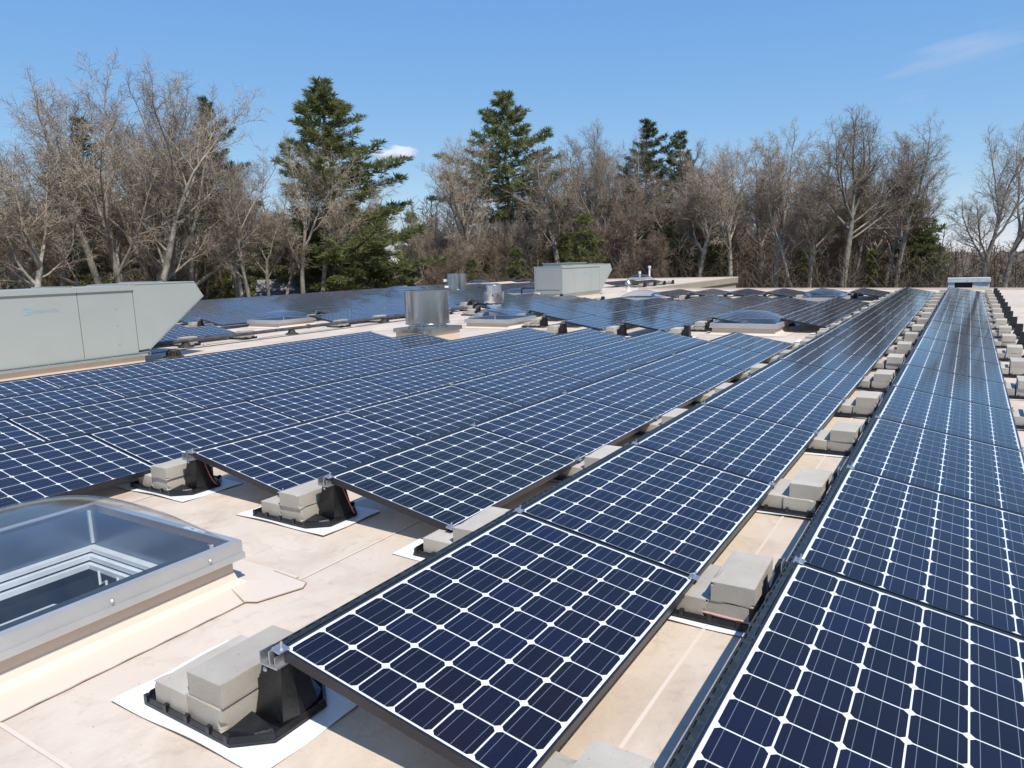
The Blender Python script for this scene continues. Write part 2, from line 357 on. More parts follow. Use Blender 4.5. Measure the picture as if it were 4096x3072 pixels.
# ------------------------------------------------------------------ solar panels
DX, DYR, L, TH = 1.4364, 0.0035, 1.6307, R(10.1)
PL, PW = 1.620, 1.0          # panel length along the row and width down the slope
PU, PV = .158, .160
CX, CY, CC = .1537, .1510, .0140  # cells undersized: the wider white gaps imitate glare bloom
MU, MV = (PL-10*PU)/2, (PW-6*PV)/2
def frame_mesh():
    mb = MB(); t = .010; h = -.040
    for (x0, x1, y0, y1) in ((0, t, 0, PL), (PW-t, PW, 0, PL), (t, PW-t, 0, t), (t, PW-t, PL-t, PL)): mb.box(x0, x1, y0, y1, h, 0)
    for (x0, x1, y0, y1) in ((t, .03, t, PL-t), (PW-.03, PW-t, t, PL-t)): mb.box(x0, x1, y0, y1, h, h+.002)
    return mb.mesh('panel_frame', M['frame'])
def octo(cx, cy, c, z): h, g = CX/2, CY/2; return [(cx-h+c, cy-g, z), (cx+h-c, cy-g, z), (cx+h, cy-g+c, z), (cx+h, cy+g-c, z), (cx+h-c, cy+g, z), (cx-h+c, cy+g, z), (cx-h, cy+g-c, z), (cx-h, cy-g+c, z)]
def cell_poly(mb, cx, cy, z, iu=0, iv=0):
    p = octo(cx, cy, CC, z); i = len(mb.v); mb.v += p; mb.f.append(tuple(range(i, i+8)))
    if mb.uv is None: mb.uv = []
    mb.uv += [(iu+.0005+.999*(q[0]-cx+CX/2)/CX, iv+.0005+.999*(q[1]-cy+CY/2)/CY) for q in p]
ZB = -.0062
me_frame = frame_mesh()
me_back = MB().box(.0102, PW-.0102, .0102, PL-.0102, ZB-.003, ZB).mesh('backsheet', M['backsheet'])
mb = MB(); cell_poly(mb, 0, 0, 0); me_cell = mb.mesh('cell', M['cell']); me_cell_black = mb.mesh('cell_black', M['cell_black'])
mb = MB()
for i in range(10):
    for j in range(6): cell_poly(mb, MV+(j+.5)*PV, MU+(i+.5)*PU, ZB+.0012, j, i)
me_grid = mb.mesh('cell_grid', M['cell'])
me_glass = MB().quad((.0098, .0098, -.0012), (PW-.0098, .0098, -.0012), (PW-.0098, PL-.0098, -.0012), (.0098, PL-.0098, -.0012)).mesh('glass', M['glass'])
def rail_mesh():
    mb = MB(); mb.box(-.0335, -.031, 0, L, -.046, .001); mb.box(-.0309, -.0285, 0, L, -.0005, .001); mb.box(-.0235, -.003, 0, L, -.001, .001)
    n = 26
    for k in range(n): y = k*L/n; mb.box(-.0284, -.0236, y, y+.024, -.0004, .0008)
    return mb.mesh('slotted_rail', M['rail'])
me_rail = rail_mesh()
me_rail_far = MB().box(-.026, -.003, 0, L, -.004, .000).box(-.026, -.022, 0, L, -.040, -.0041).mesh('slotted_rail_plain', M['rail'])

rows = {}      # row -> list of (k, array name)
def add(r, k0, k1, arr, off=0.0):
    for i in range(int(round(k1-k0))): rows.setdefault(r, []).append((k0+i+off, arr))
add(1, 0, 18, 'front'); add(0, 0, 18, 'front')
add(-1, 1, 7, 'front'); add(-2, 1, 7, 'front'); add(-3, 0, 7, 'front'); add(-4, 0, 7, 'front'); add(-5, 0, 6, 'front'); add(-6, 0, 6, 'front')
add(-1, 9, 14, 'middle'); add(-2, 9, 14, 'middle'); add(-3, 8, 15, 'middle'); add(-4, 8, 15, 'middle'); add(-5, 9, 14, 'middle'); add(-6, 10, 14, 'middle')
add(-7, 10, 14, 'middle'); add(-8, 11, 15, 'middle'); add(-9, 12, 15, 'middle', .2)
for r in (-1, -2, -3, -4, -5, -6): add(r, 16, 18, 'back')
O = .22
add(-10, 3, 6, 'left', O); add(-10, 8, 12, 'left', O); add(-10, 13, 16, 'left', O)
add(-11, 3, 6, 'left', O); add(-11, 9, 16, 'left', O); add(-12, 7, 16, 'left', O)
for r in range(-13, -22, -1):
    ks = list(range(7 if r > -15 else 8, 25)) + ([30, 31, 32] if r <= -18 else [])
    for k in ks:
        if r in (-16, -17) and k in (19, 20): continue
        if r in (-19, -20) and k in (20, 21): continue
        rows.setdefault(r, []).append((k+O, 'left'))
add(-11, 24, 27, 'wing', .35); add(-12, 24, 27, 'wing', .35); add(-12, 19, 21, 'left', O)
panels = []
for r, ks in rows.items():
    arrs = {}
    for k, a in sorted(ks): arrs.setdefault(a, []).append(k)
    for a, kk in arrs.items():
        for i, k in enumerate(kk): panels.append((r, k, a, i))
def ppos(r, k, z=0): return Vector((r*DX, r*DYR + k*L + (L-PL)/2, z))
panels.sort(key=lambda p: (ppos(p[0], p[1]+.5)+Vector((.5, 0, 0))-CAM).length)
ROWN = {1: 'rightmost row', 0: 'second row from right', -1: 'third row from right', -2: 'fourth row from right', -3: 'fifth row from right', -4: 'sixth row from right', -5: 'seventh row from right', -6: 'eighth row from right', -7: 'ninth row from right', -8: 'tenth row from right', -9: 'eleventh row from right'}
ARRN = {'front': 'front array', 'middle': 'array behind the gap', 'back': 'far roof edge array', 'left': 'left array', 'wing': 'wing array'}
def rown(r, a):
    if a == 'left': return '%s row beyond the grey conduit' % ordn(-10-r)
    if a == 'wing': return '%s row' % ('right' if r == -11 else 'left')
    return ROWN[r]
def panel_label(r, k, a, i):
    return 'solar panel %s from near end, %s, %s' % (ordn(i), rown(r, a), ARRN[a])
far = MB(); far_cells = MB(); far_glass = MB(); far_back = MB(); far_rail = MB()
NCELL = 34
def put(mbx, me, mtx):
    i = len(mbx.v); mbx.v += [tuple(mtx @ v.co) for v in me.vertices]
    for p in me.polygons: mbx.f.append(tuple(i+q for q in p.vertices))
    if me.uv_layers:
        if mbx.uv is None: mbx.uv = []
        mbx.uv += [tuple(d.uv) for d in me.uv_layers[0].data]
for idx, (r, k, a, i) in enumerate(panels):
    p = ppos(r, k); jig = rnd.uniform(-.0025, .0025)
    if idx < 300:
        t = thing('solar_panel', panel_label(r, k, a, i), 'solar panel', p+Vector((0, 0, jig*.5)), (jig*.35, TH+jig, jig*.3), 'solar panels in tilted rows')
        ob('frame', me_frame, t); ob('glass', me_glass, t)
        bs = ob('backsheet', me_back, t)
        if idx < NCELL:
            for ii in range(10):
                for jj in range(6): ob('cell', me_cell_black if (r, k) in ((-1, 1), (-2, 2), (-4, 1)) else me_cell, bs, (MV+(jj+.5)*PV, MU+(ii+.5)*PU, ZB+.0012))
        else:
            ob('cell_grid', me_grid, bs)['kind'] = 'stuff'
        ob('slotted_rail', me_rail if idx < 60 else me_rail_far, t, (0, -(L-PL)/2, 0))
    else:
        mtx = Matrix.Translation(p) @ Matrix.Rotation(TH, 4, 'Y')
        put(far, me_frame, mtx); put(far_cells, me_grid, mtx); put(far_glass, me_glass, mtx); put(far_back, me_back, mtx)
if far.f:
    t = tag(ob('distant_solar_panels', far.mesh('distant_solar_panels', M['frame'])), 'distant solar panels at the far end of the left roof', 'solar panels', kind='stuff')
    for nm, q, m in (('backsheet', far_back, 'backsheet'), ('cell_grid', far_cells, 'cell'), ('glass', far_glass, 'glass')):
        ob(nm, q.mesh(nm, M[m]), t)['kind'] = 'stuff'

# ------------------------------------------------------------------ ballast trays, slip sheets and blocks
def tray_base_mesh():
    mb = MB(); cx, cy = -.295, .045
    out = [(-.625, -.145), (-.60, -.178), (-.085, -.178), (.035, -.075), (.035, .165), (-.085, .268), (-.60, .268), (-.625, .235)]
    mb.prism(out, 0, .010)
    def sc_(p, s): return [(cx+(x-cx)*s, cy+(y-cy)*s) for x, y in p]
    o1, i1 = sc_(out, .995), sc_(out, .955); n = 8; i = len(mb.v)
    for z, pl in ((.0101, o1), (.030, sc_(out, .975)), (.030, sc_(out, .962)), (.0101, i1)): mb.v += [(x, y, z) for x, y in pl]
    for j in range(3):
        for k in range(n): mb.f.append((i+j*n+k, i+j*n+(k+1) % n, i+(j+1)*n+(k+1) % n, i+(j+1)*n+k))
    for x in (-.585, -.46, -.33, -.20, -.10):                       # cleats on both long edges
        mb.box(x-.010, x+.010, -.181, -.164, .012, .040); mb.box(x-.010, x+.010, .252, .271, .012, .040)
    mb.hexa([(-.135, -.16, .0102), (-.02, -.12, .0102), (.02, -.06, .0102), (-.135, -.04, .0102), (-.125, -.145, .034), (-.03, -.11, .034), (.005, -.06, .034), (-.125, -.045, .050)])
    mb.hexa([(-.135, .13, .0102), (.02, .15, .0102), (-.02, .21, .0102), (-.135, .25, .0102), (-.125, .135, .050), (.005, .15, .034), (-.03, .20, .034), (-.125, .235, .034)])
    return mb.mesh('tray_base', M['plastic'])
def pylon_mesh():
    mb = MB(); z0, z1 = .011, .252
    b = [(-.140, -.022), (.014, -.022), (.026, .05), (.014, .150), (-.140, .150)]
    t = [(-.080, -.014), (.018, -.014), (.024, .03), (.016, .085), (-.070, .085)]
    i = len(mb.v); mb.v += [(x, y, z0) for x, y in b]+[(x, y, z1) for x, y in t]
    for k in range(5): mb.f.append((i+k, i+(k+1) % 5, i+5+(k+1) % 5, i+5+k))
    mb.f.append(tuple(i+5+k for k in range(5)))
    mb.box(-.088, -.074, -.016, .08, .235, .262)                    # raised lip behind the bracket
    mb.box(-.02, .0, -.0265, -.0225, .04, .075)
    return mb.mesh('pylon', M['plastic'])
def bracket_mesh(full=True):
    mb = MB(); mb.box(-.060, .030, -.040, .022, .252, .258)
    mb.box(-.060, -.055, -.040, .022, .2582, .300); mb.box(.012, .016, -.034, .016, .2582, .292)
    mb.box(-.012, -.006, -.038, -.002, .2582, .312)
    return mb.mesh('bracket', M['zinc'])
def clamp_mesh(h=.0):
    mb = MB(); mb.box(-.018, .026, -.024, .024, -.001, .004); mb.box(-.016, -.013, -.022, .022, .004, .010); mb.lathe([(.0045, .004), (.0045, .034)], .006, 0, 8); mb.lathe([(.009, .004), (.009, .011)], .006, 0, 6)
    return mb.mesh('clamp', M['zinc'])
me_tray, me_pyl, me_brk, me_clamp = tray_base_mesh(), pylon_mesh(), bracket_mesh(), clamp_mesh()
mb = MB(); mb.lathe([(.010, 0), (.010, .006), (.006, .010)], 0, 0, 8); me_bolt = mb.mesh('bolt', M['zinc'])
def sheet_mesh(seed):
    rr = random.Random(seed); mb = MB(); nx, ny = 22, 14; x0, x1, y0, y1 = -.735, .125, -.222, .305
    ph = [rr.uniform(0, 6.28) for _ in range(6)]; am = rr.uniform(.0015, .0055)
    def pt(i, j, lo):
        u, v = i/nx, j/ny; x = x0+(x1-x0)*u; y = y0+(y1-y0)*v
        e = max(abs(u-.5), abs(v-.5))*2; e = max(0, (e-.72)/.28)
        x += .004*math.sin(v*3+ph[0])*e; y += .005*math.sin(u*4+ph[1])*e
        z = .004+e*e*am*(1+math.sin(u*9+ph[2])+.8*math.sin(v*8+ph[3])); return (x, y, z-(.0018 if lo else 0))
    for lo in (0, 1):
        i0 = len(mb.v)
        for j in range(ny+1):
            for i in range(nx+1): mb.v.append(pt(i, j, lo))
        for j in range(ny):
            for i in range(nx):
                a = i0+j*(nx+1)+i; f = (a, a+1, a+nx+2, a+nx+1); mb.f.append(f if not lo else f[::-1])
    return smooth_angle(mb.mesh('slip_sheet', M['sheet']), 60)
me_sheets = [sheet_mesh(s) for s in range(5)]
def block_mesh(seed):
    rr = random.Random(seed); mb = MB(); X, Y, Z = .096, .197, .092; n = (4, 8, 3)
    import bmesh
    bm = bmesh.new(); bmesh.ops.create_cube(bm, size=1)
    bmesh.ops.subdivide_edges(bm, edges=bm.edges[:], cuts=5, use_grid_fill=True)
    for v in bm.verts:
        for ax in range(3):                              # crowd the grid towards the edges
            c = v.co[ax]*2; v.co[ax] = math.copysign(abs(c)**.45, c)/2 if abs(c) > 1e-6 else 0
    bmesh.ops.scale(bm, vec=(2*X, 2*Y, Z), verts=bm.verts); bmesh.ops.translate(bm, vec=(0, 0, Z/2), verts=bm.verts)
    for v in bm.verts:
        on = [i for i, (c, h) in enumerate(((v.co.x, X), (v.co.y, Y), (v.co.z-Z/2, Z/2))) if abs(abs(c)-h) < 1e-4]
        if len(on) >= 2:
            dp = rr.uniform(.0002, .0008)+(rr.uniform(.003, .008) if rr.random() < .05 else 0)
            for i in on:
                if i < 2: v.co[i] -= math.copysign(dp, v.co[i])
                else: v.co.z -= math.copysign(dp, v.co.z-Z/2)
    me = bpy.data.meshes.new('concrete_block'); bm.to_mesh(me); bm.free(); me.materials.append(M['concrete']); return me
me_blocks = [block_mesh(s) for s in range(4)]
me_block_plain = MB().box(-.096, .096, -.197, .197, 0, .092).mesh('plain_block', M['concrete'])

trays = {}   # (r, kk) -> dict
occ = {r: sorted(k for k, a in ks) for r, ks in rows.items()}
def has(r, k): return any(abs(q-k) < .02 for q in occ.get(r, []))
def seams(r): return sorted({round(k, 2) for k in occ.get(r, [])} | {round(k+1, 2) for k in occ.get(r, [])})
def want(r, k):
    full = r >= -1
    lo = has(r-1, k) or has(r-1, k-1); hi = has(r, k) or has(r, k-1)
    if not (lo or hi): return False
    if full: return True
    if r == -2: return True
    endhi = has(r, k) != has(r, k-1); endlo = has(r-1, k) != has(r-1, k-1)
    if r >= -9: return (endhi and hi) or (endlo and lo and not hi)
    if r in (-9, -10) : return True
    return endhi and k < 13
for r in range(2, -15, -1):
    ks = set(seams(r)) | set(seams(r-1))
    for k in ks:
        if want(r, k): trays[(r, k)] = 1
for k in (5.22, 6.22, 8.22, 9.22, 10.22, 11.22, 12.22): trays[(-9, k)] = 1
for k in (24.35, 25.35, 26.35, 27.35): trays[(-10, k)] = 1
trays.pop((0, 0.0), None); trays[(0, 0.0)] = 1
tl = []
for (r, k) in trays:
    x = r*DX; y = r*DYR+k*L
    # keep clear of skylights, fans and units
    tl.append((r, k, x, y))
tl.sort(key=lambda t: (t[0], t[1]))
GAPN = {2: 'along the low edge of the rightmost panel row', 1: 'between the two rightmost panel rows', 0: 'between second and third panel rows from right', -1: 'between third and fourth panel rows from right', -2: 'between fourth and fifth panel rows from right'}
NUM = {-3: 'sixth', -4: 'seventh', -5: 'eighth', -6: 'ninth', -7: 'tenth', -8: 'eleventh'}
cnt = {}; blocks = []
OBST = [(-2.66, -1.1, -.8, .85), (-2.8, -1.2, 13.9, 15.6), (-9.4, -7.75, 13.9, 15.6), (-16.2, -14.6, 12.45, 14.1), (-2.9, -1.2, 23.6, 25.4), (-9.5, -7.8, 23.6, 25.4), (-8.8, -7.55, 10.4, 11.75), (-15.1, -13.4, 27.2, 33.2)]
for (r, k, x, y) in tl:
    if any(x-.5 < X1 and x > X0 and y-.1 < Y1 and y+.2 > Y0 for X0, X1, Y0, Y1 in OBST): continue
    i = cnt.get(r, 0); cnt[r] = i+1
    if r in GAPN: where = GAPN[r]
    elif r in NUM: where = 'at the %s panel row from right' % NUM[r]
    elif r == -9: where = 'along the grey conduit'
    elif r == -10 and k > 20: where = 'along the tan wing wall'
    else: where = 'in row %s of the left array' % ordn(-10-r)
    o_ = ordn(i)
    jx, jy = rnd.uniform(-.012, .02), rnd.uniform(-.015, .045)
    if (r, k) == (0, 0.0): jx = jy = 0
    ang = rnd.uniform(-.012, .012)
    s = tag(ob('slip_sheet', me_sheets[(i*3-r) % 5], None, (x+jx, y+jy, ZR+.001), (0, 0, ang+rnd.uniform(-.02, .02))), 'white slip sheet under the %s tray %s' % (o_, where), 'slip sheet', 'white sheets under the trays')
    t = thing('ballast_tray', 'black plastic ballast tray, %s of those %s' % (o_, where), 'ballast tray', (x+jx, y+jy, ZR+.012), (0, 0, ang), 'black trays carrying concrete blocks')
    ob('base', me_tray, t)
    if not (r == -9 and k < 12): ob('pylon', me_pyl, t)
    hi = has(r, k) or has(r, k-1); lo = has(r-1, k) or has(r-1, k-1)
    if hi:
        ob('bracket', me_brk, t, (-jx, -jy, 0)); ob('clamp', me_clamp, t, (.004-jx, -jy, -ZR-.012), (0, TH, 0))
        ob('bolt', me_bolt, t, (-.055, -.020, .225), (R(90), 0, 0))
    if lo:
        c = ob('clamp', me_clamp, t, (-DX+PW*math.cos(TH)-.010-jx, -jy-DYR, -ZR-.012-PW*math.sin(TH)+.002), (0, TH, 0))
    bl = [(-.452, .045, .012, 'lower left block,'), (-.252, .045, .012, 'lower right block,'), (-.246 if r != 1 else -.235, .045, .105, 'upper block,')]
    if (r, k) == (0, 0.0): bl[2] = (-.246, .043, .105, 'upper block,')
    for q, (bx, by, bz, bn) in enumerate(bl):
        if q == 2 and r == 2 and k < 3.5 and i % 2: continue
        e = rnd.uniform(-.008, .008) if (r, k) != (0, 0.0) else 0
        blocks.append((Vector((x+jx+bx+e, y+jy+by+rnd.uniform(-.012, .012), ZR+.012+bz)), ang+rnd.uniform(-.02, .02), '%s %s tray %s' % (bn, o_, where), rnd.randrange(4)))
blocks.sort(key=lambda b: (b[0]-CAM).length)
rest = MB()
for i, (p, a, lab, v) in enumerate(blocks):
    if i < 298: tag(ob('concrete_block', me_blocks[v], None, p, (0, 0, a+(math.pi if v % 2 else 0))), lab, 'concrete block', 'concrete blocks weighing down the trays')
    else: put(rest, me_block_plain, Matrix.Translation(p) @ Matrix.Rotation(a, 4, 'Z'))
if rest.f: tag(ob('distant_concrete_blocks', rest.mesh('distant_concrete_blocks', M['concrete'])), 'distant concrete blocks on far trays', 'concrete blocks', kind='stuff')
# cables
def cable(name, pts, rad, m, label, parent=None):
    # smooth the path
    P = [Vector(p) for p in pts]; out = []
    for i in range(len(P)-1):
        a, b, c, d = P[max(i-1, 0)], P[i], P[i+1], P[min(i+2, len(P)-1)]
        for s in range(6):
            t = s/6; out.append(.5*((2*b)+(-a+c)*t+(2*a-5*b+4*c-d)*t*t+(-a+3*b-3*c+d)*t**3))
    out.append(P[-1]); mb = MB(); mb.tube(out, rad, 7); o = ob(name, smooth_angle(mb.mesh(name, M[m]), 60))
    return tag(o, label, 'cable')
y1_ = DYR+L
cable('cable', [(.90, y1_-.10, ZR+.05), (.96, y1_-.128, ZR+.055), (1.08, y1_-.142, ZR+.052), (1.25, y1_-.146, ZR+.05), (1.42, y1_-.146, ZR+.05), (1.52, y1_-.12, ZR+.045)], .0065, 'cable', 'pink cable running along the front edge of the tray between the two rightmost rows')
for (r, k, nm) in ((-1, 1, 'third'), (-2, 1, 'fourth')):
    x, y = r*DX, r*DYR+k*L
    cable('cable', [(x+.05, y+.06, -.07), (x+.09, y+.05, -.12), (x+.115, y+.06, -.19), (x+.10, y+.10, -.25), (x+.05, y+.16, -.29)], .0038, 'cable_red', 'red cable hanging under the near panel of the %s row from right' % nm)

# ------------------------------------------------------------------ skylights
def dome_mesh(w, d, h, n=28):
    mb = MB()
    for j in range(n+1):
        for i in range(n+1):
            u, v = 2*i/n-1, 2*j/n-1
            f = (1-abs(u)**2.6)*(1-abs(v)**2.6); mb.v.append((u*w/2, v*d/2, h*f**.62))
    for j in range(n):
        for i in range(n): a = j*(n+1)+i; mb.f.append((a, a+1, a+n+2, a+n+1))
    me = mb.mesh('dome', M['dome']); me.shade_smooth(); return me
def ring(mb, w, d, t, z0, z1):
    mb.box(-w/2, w/2, -d/2, -d/2+t, z0, z1); mb.box(-w/2, w/2, d/2-t, d/2, z0, z1)
    mb.box(-w/2, -w/2+t, -d/2+t, d/2-t, z0, z1); mb.box(w/2-t, w/2, -d/2+t, d/2-t, z0, z1); return mb
def skylight(x0, x1, y0, y1, label, hc=.16, detail=False):
    cx, cy, wd, dp = (x0+x1)/2, (y0+y1)/2, x1-x0, y1-y0
    t = thing('skylight', label, 'skylight', (cx, cy, ZR+.001), group='domed skylights on curbs')
    mb = MB(); ring(mb, wd-.08, dp-.08, .06, .0, hc); ob('curb', mb.mesh('curb', M['curb']), t)
    mb = MB()                                            # sloping cant flashing round the curb
    a, b = (wd-.08)/2+.001, (dp-.08)/2+.001; e = .06
    prof = [(0, .075), (.012, .035), (.045, .012), (.235, .0045)]
    for sx, sy, ln, ax in ((1, 0, b, 'x'), (-1, 0, b, 'x'), (0, 1, a, 'y'), (0, -1, a, 'y')):
        for q in range(3):
            (o0, z0), (o1, z1) = prof[q], prof[q+1]
            if ax == 'x': pts = [(sx*(a+o0), -ln-o0, z0), (sx*(a+o1), -ln-o1, z1), (sx*(a+o1), ln+o1, z1), (sx*(a+o0), ln+o0, z0)]
            else: pts = [(-ln-o0, sy*(b+o0), z0), (-ln-o1, sy*(b+o1), z1), (ln+o1, sy*(b+o1), z1), (ln+o0, sy*(b+o0), z0)]
            if (sx > 0) or (sy < 0): pass
            mb.quad(*(pts if (ax == 'x' and sx > 0) or (ax == 'y' and sy < 0) else pts[::-1]))
    ob('flashing', mb.mesh('flashing', M['roof_strip']), t)
    mb = MB(); ring(mb, wd, dp, .012, hc-.02, hc+.075); ring(mb, wd-.001, dp-.001, .042, hc+.0752, hc+.080)
    ring(mb, wd+.016, dp+.016, .0075, hc-.02, hc+.012)
    fr = ob('frame', mb.mesh('frame', M['alu']), t)
    for sx, sy in [(sg*1, f) for sg in (1, -1) for f in (-.36, 0, .36)]:
        ob('screw', me_bolt, fr, (sx*wd/2, sy*dp, hc+.035), (0, R(90)*sx, 0)); ob('screw', me_bolt, fr, (sy*wd, sx*dp/2, hc+.035), (-R(90)*sx, 0, 0))
    ob('dome', dome_mesh(wd-.075, dp-.075, .25), t, (0, 0, hc+.079))
    def tubebox(a, b, z0, z1):
        mb = MB()
        for (ax_, ay), (bx, by) in (((-a, -b), (a, -b)), ((a, -b), (a, b)), ((a, b), (-a, b)), ((-a, b), (-a, -b))): mb.quad((ax_, ay, z1), (bx, by, z1), (bx, by, z0), (ax_, ay, z0))
        return mb
    a, b = wd/2-.106, dp/2-.106
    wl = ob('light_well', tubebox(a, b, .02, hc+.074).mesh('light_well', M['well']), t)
    mb = MB()
    for sx in (-1, 1):
        for sy in (-1, 1): mb.box(sx*(a-.004)-.010, sx*(a-.004)+.010, sy*(b-.004)-.010, sy*(b-.004)+.010, .03, hc+.07)
    ob('corner_trim', mb.mesh('corner_trim', M['white_metal']), wl)
    mb = MB(); ring(mb, 2*a, 2*b, .045, -.005, .018); ring(mb, 2*a-.04, 2*b-.04, .05, -.045, -.018); ring(mb, 2*a-.08, 2*b-.08, .05, -.090, -.060); ob('inner_frame', mb.mesh('inner_frame', M['white_metal']), t)
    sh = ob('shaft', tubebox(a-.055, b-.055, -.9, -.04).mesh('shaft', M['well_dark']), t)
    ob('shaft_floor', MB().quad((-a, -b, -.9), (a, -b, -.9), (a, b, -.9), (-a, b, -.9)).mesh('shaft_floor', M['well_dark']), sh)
    if detail:
        for x0 in (-a+.16, -a+.62):
            mb = MB(); mb.hexa([(x0, -b+.08, -.20), (x0+.26, -b+.08, -.15), (x0+.26, b-.34, -.15), (x0, b-.34, -.20), (x0, -b+.08, -.19), (x0+.26, -b+.08, -.14), (x0+.26, b-.34, -.14), (x0, b-.34, -.19)]); ob('louvre', mb.mesh('louvre', M['white_metal']), t)
        for q in range(3):
            mb = MB(); x = -a+.20+q*.20; mb.tube([(x, b-.09, -.08), (x+.02, b-.10, -.16), (x+.09, b-.10, -.12), (x+.11, b-.11, -.22)], .008, 6); ob('hinge_arm', mb.mesh('hinge_arm', M['white_metal']), t)
        lb = ob('rating_label', MB().box(.24, .42, dp/2-.039, dp/2-.004, hc+.0803, hc+.0808).mesh('rating_label', M['label']), t)
        mb = MB(); mb.box(.30, .325, dp/2-.028, dp/2-.018, hc+.0809, hc+.0811); mb.box(.375, .41, dp/2-.034, dp/2-.029, hc+.0809, hc+.0811); mb.box(.25, .28, dp/2-.014, dp/2-.011, hc+.0809, hc+.0811); ob('print', mb.mesh('print', M['print']), lb)
        # lap patches where the flashing sheets meet, edges sealed with caulk
        mb = MB(); pts = [(wd/2-.04, dp/2-.08), (wd/2+.19, dp/2-.16), (wd/2+.25, dp/2-.13), (wd/2+.33, dp/2+.10), (wd/2+.30, dp/2+.15), (wd/2+.02, dp/2+.17)]
        mb.prism(pts, .0068, .0092); ob('corner_patch', mb.mesh('corner_patch', M['roof_strip']), t)
        mb = MB(); mb.tube([(x, y, .009) for x, y in pts], .0035, 5); mb.tube([(wd/2+.197, -dp/2-.15+.06*s, .006+.002*math.sin(s*2)) for s in range(26)], .003, 5)
        ob('caulk_line', mb.mesh('caulk_line', M['caulk']), t)
    return t
skylight(*SKY[0], 'clear domed skylight in the left foreground with white inner frame', .165, True)
skylight(*SKY[1], 'domed skylight behind the third row from right, clear of trees', .16)
skylight(*SKY[2], 'low domed skylight in front of the spun aluminium exhaust fan', .15)
skylight(*SKY[3], 'domed skylight beyond the grey conduit, left of the large fan', .15)
skylight(*SKY[4], 'domed skylight near the far roof edge left of the rightmost rows', .15)
skylight(*SKY[5], 'domed skylight right of the far rooftop unit', .15)
skylight(*SKY[6], 'domed skylight left of the far rooftop unit', .15)
skylight(*SKY[7], 'distant domed skylight right of the far cylindrical fan', .15)
skylight(*SKY[8], 'distant domed skylight directly left of the far cylindrical fan', .15)
skylight(*SKY[9], 'domed skylight on the far wing below two vent pipes', .15)

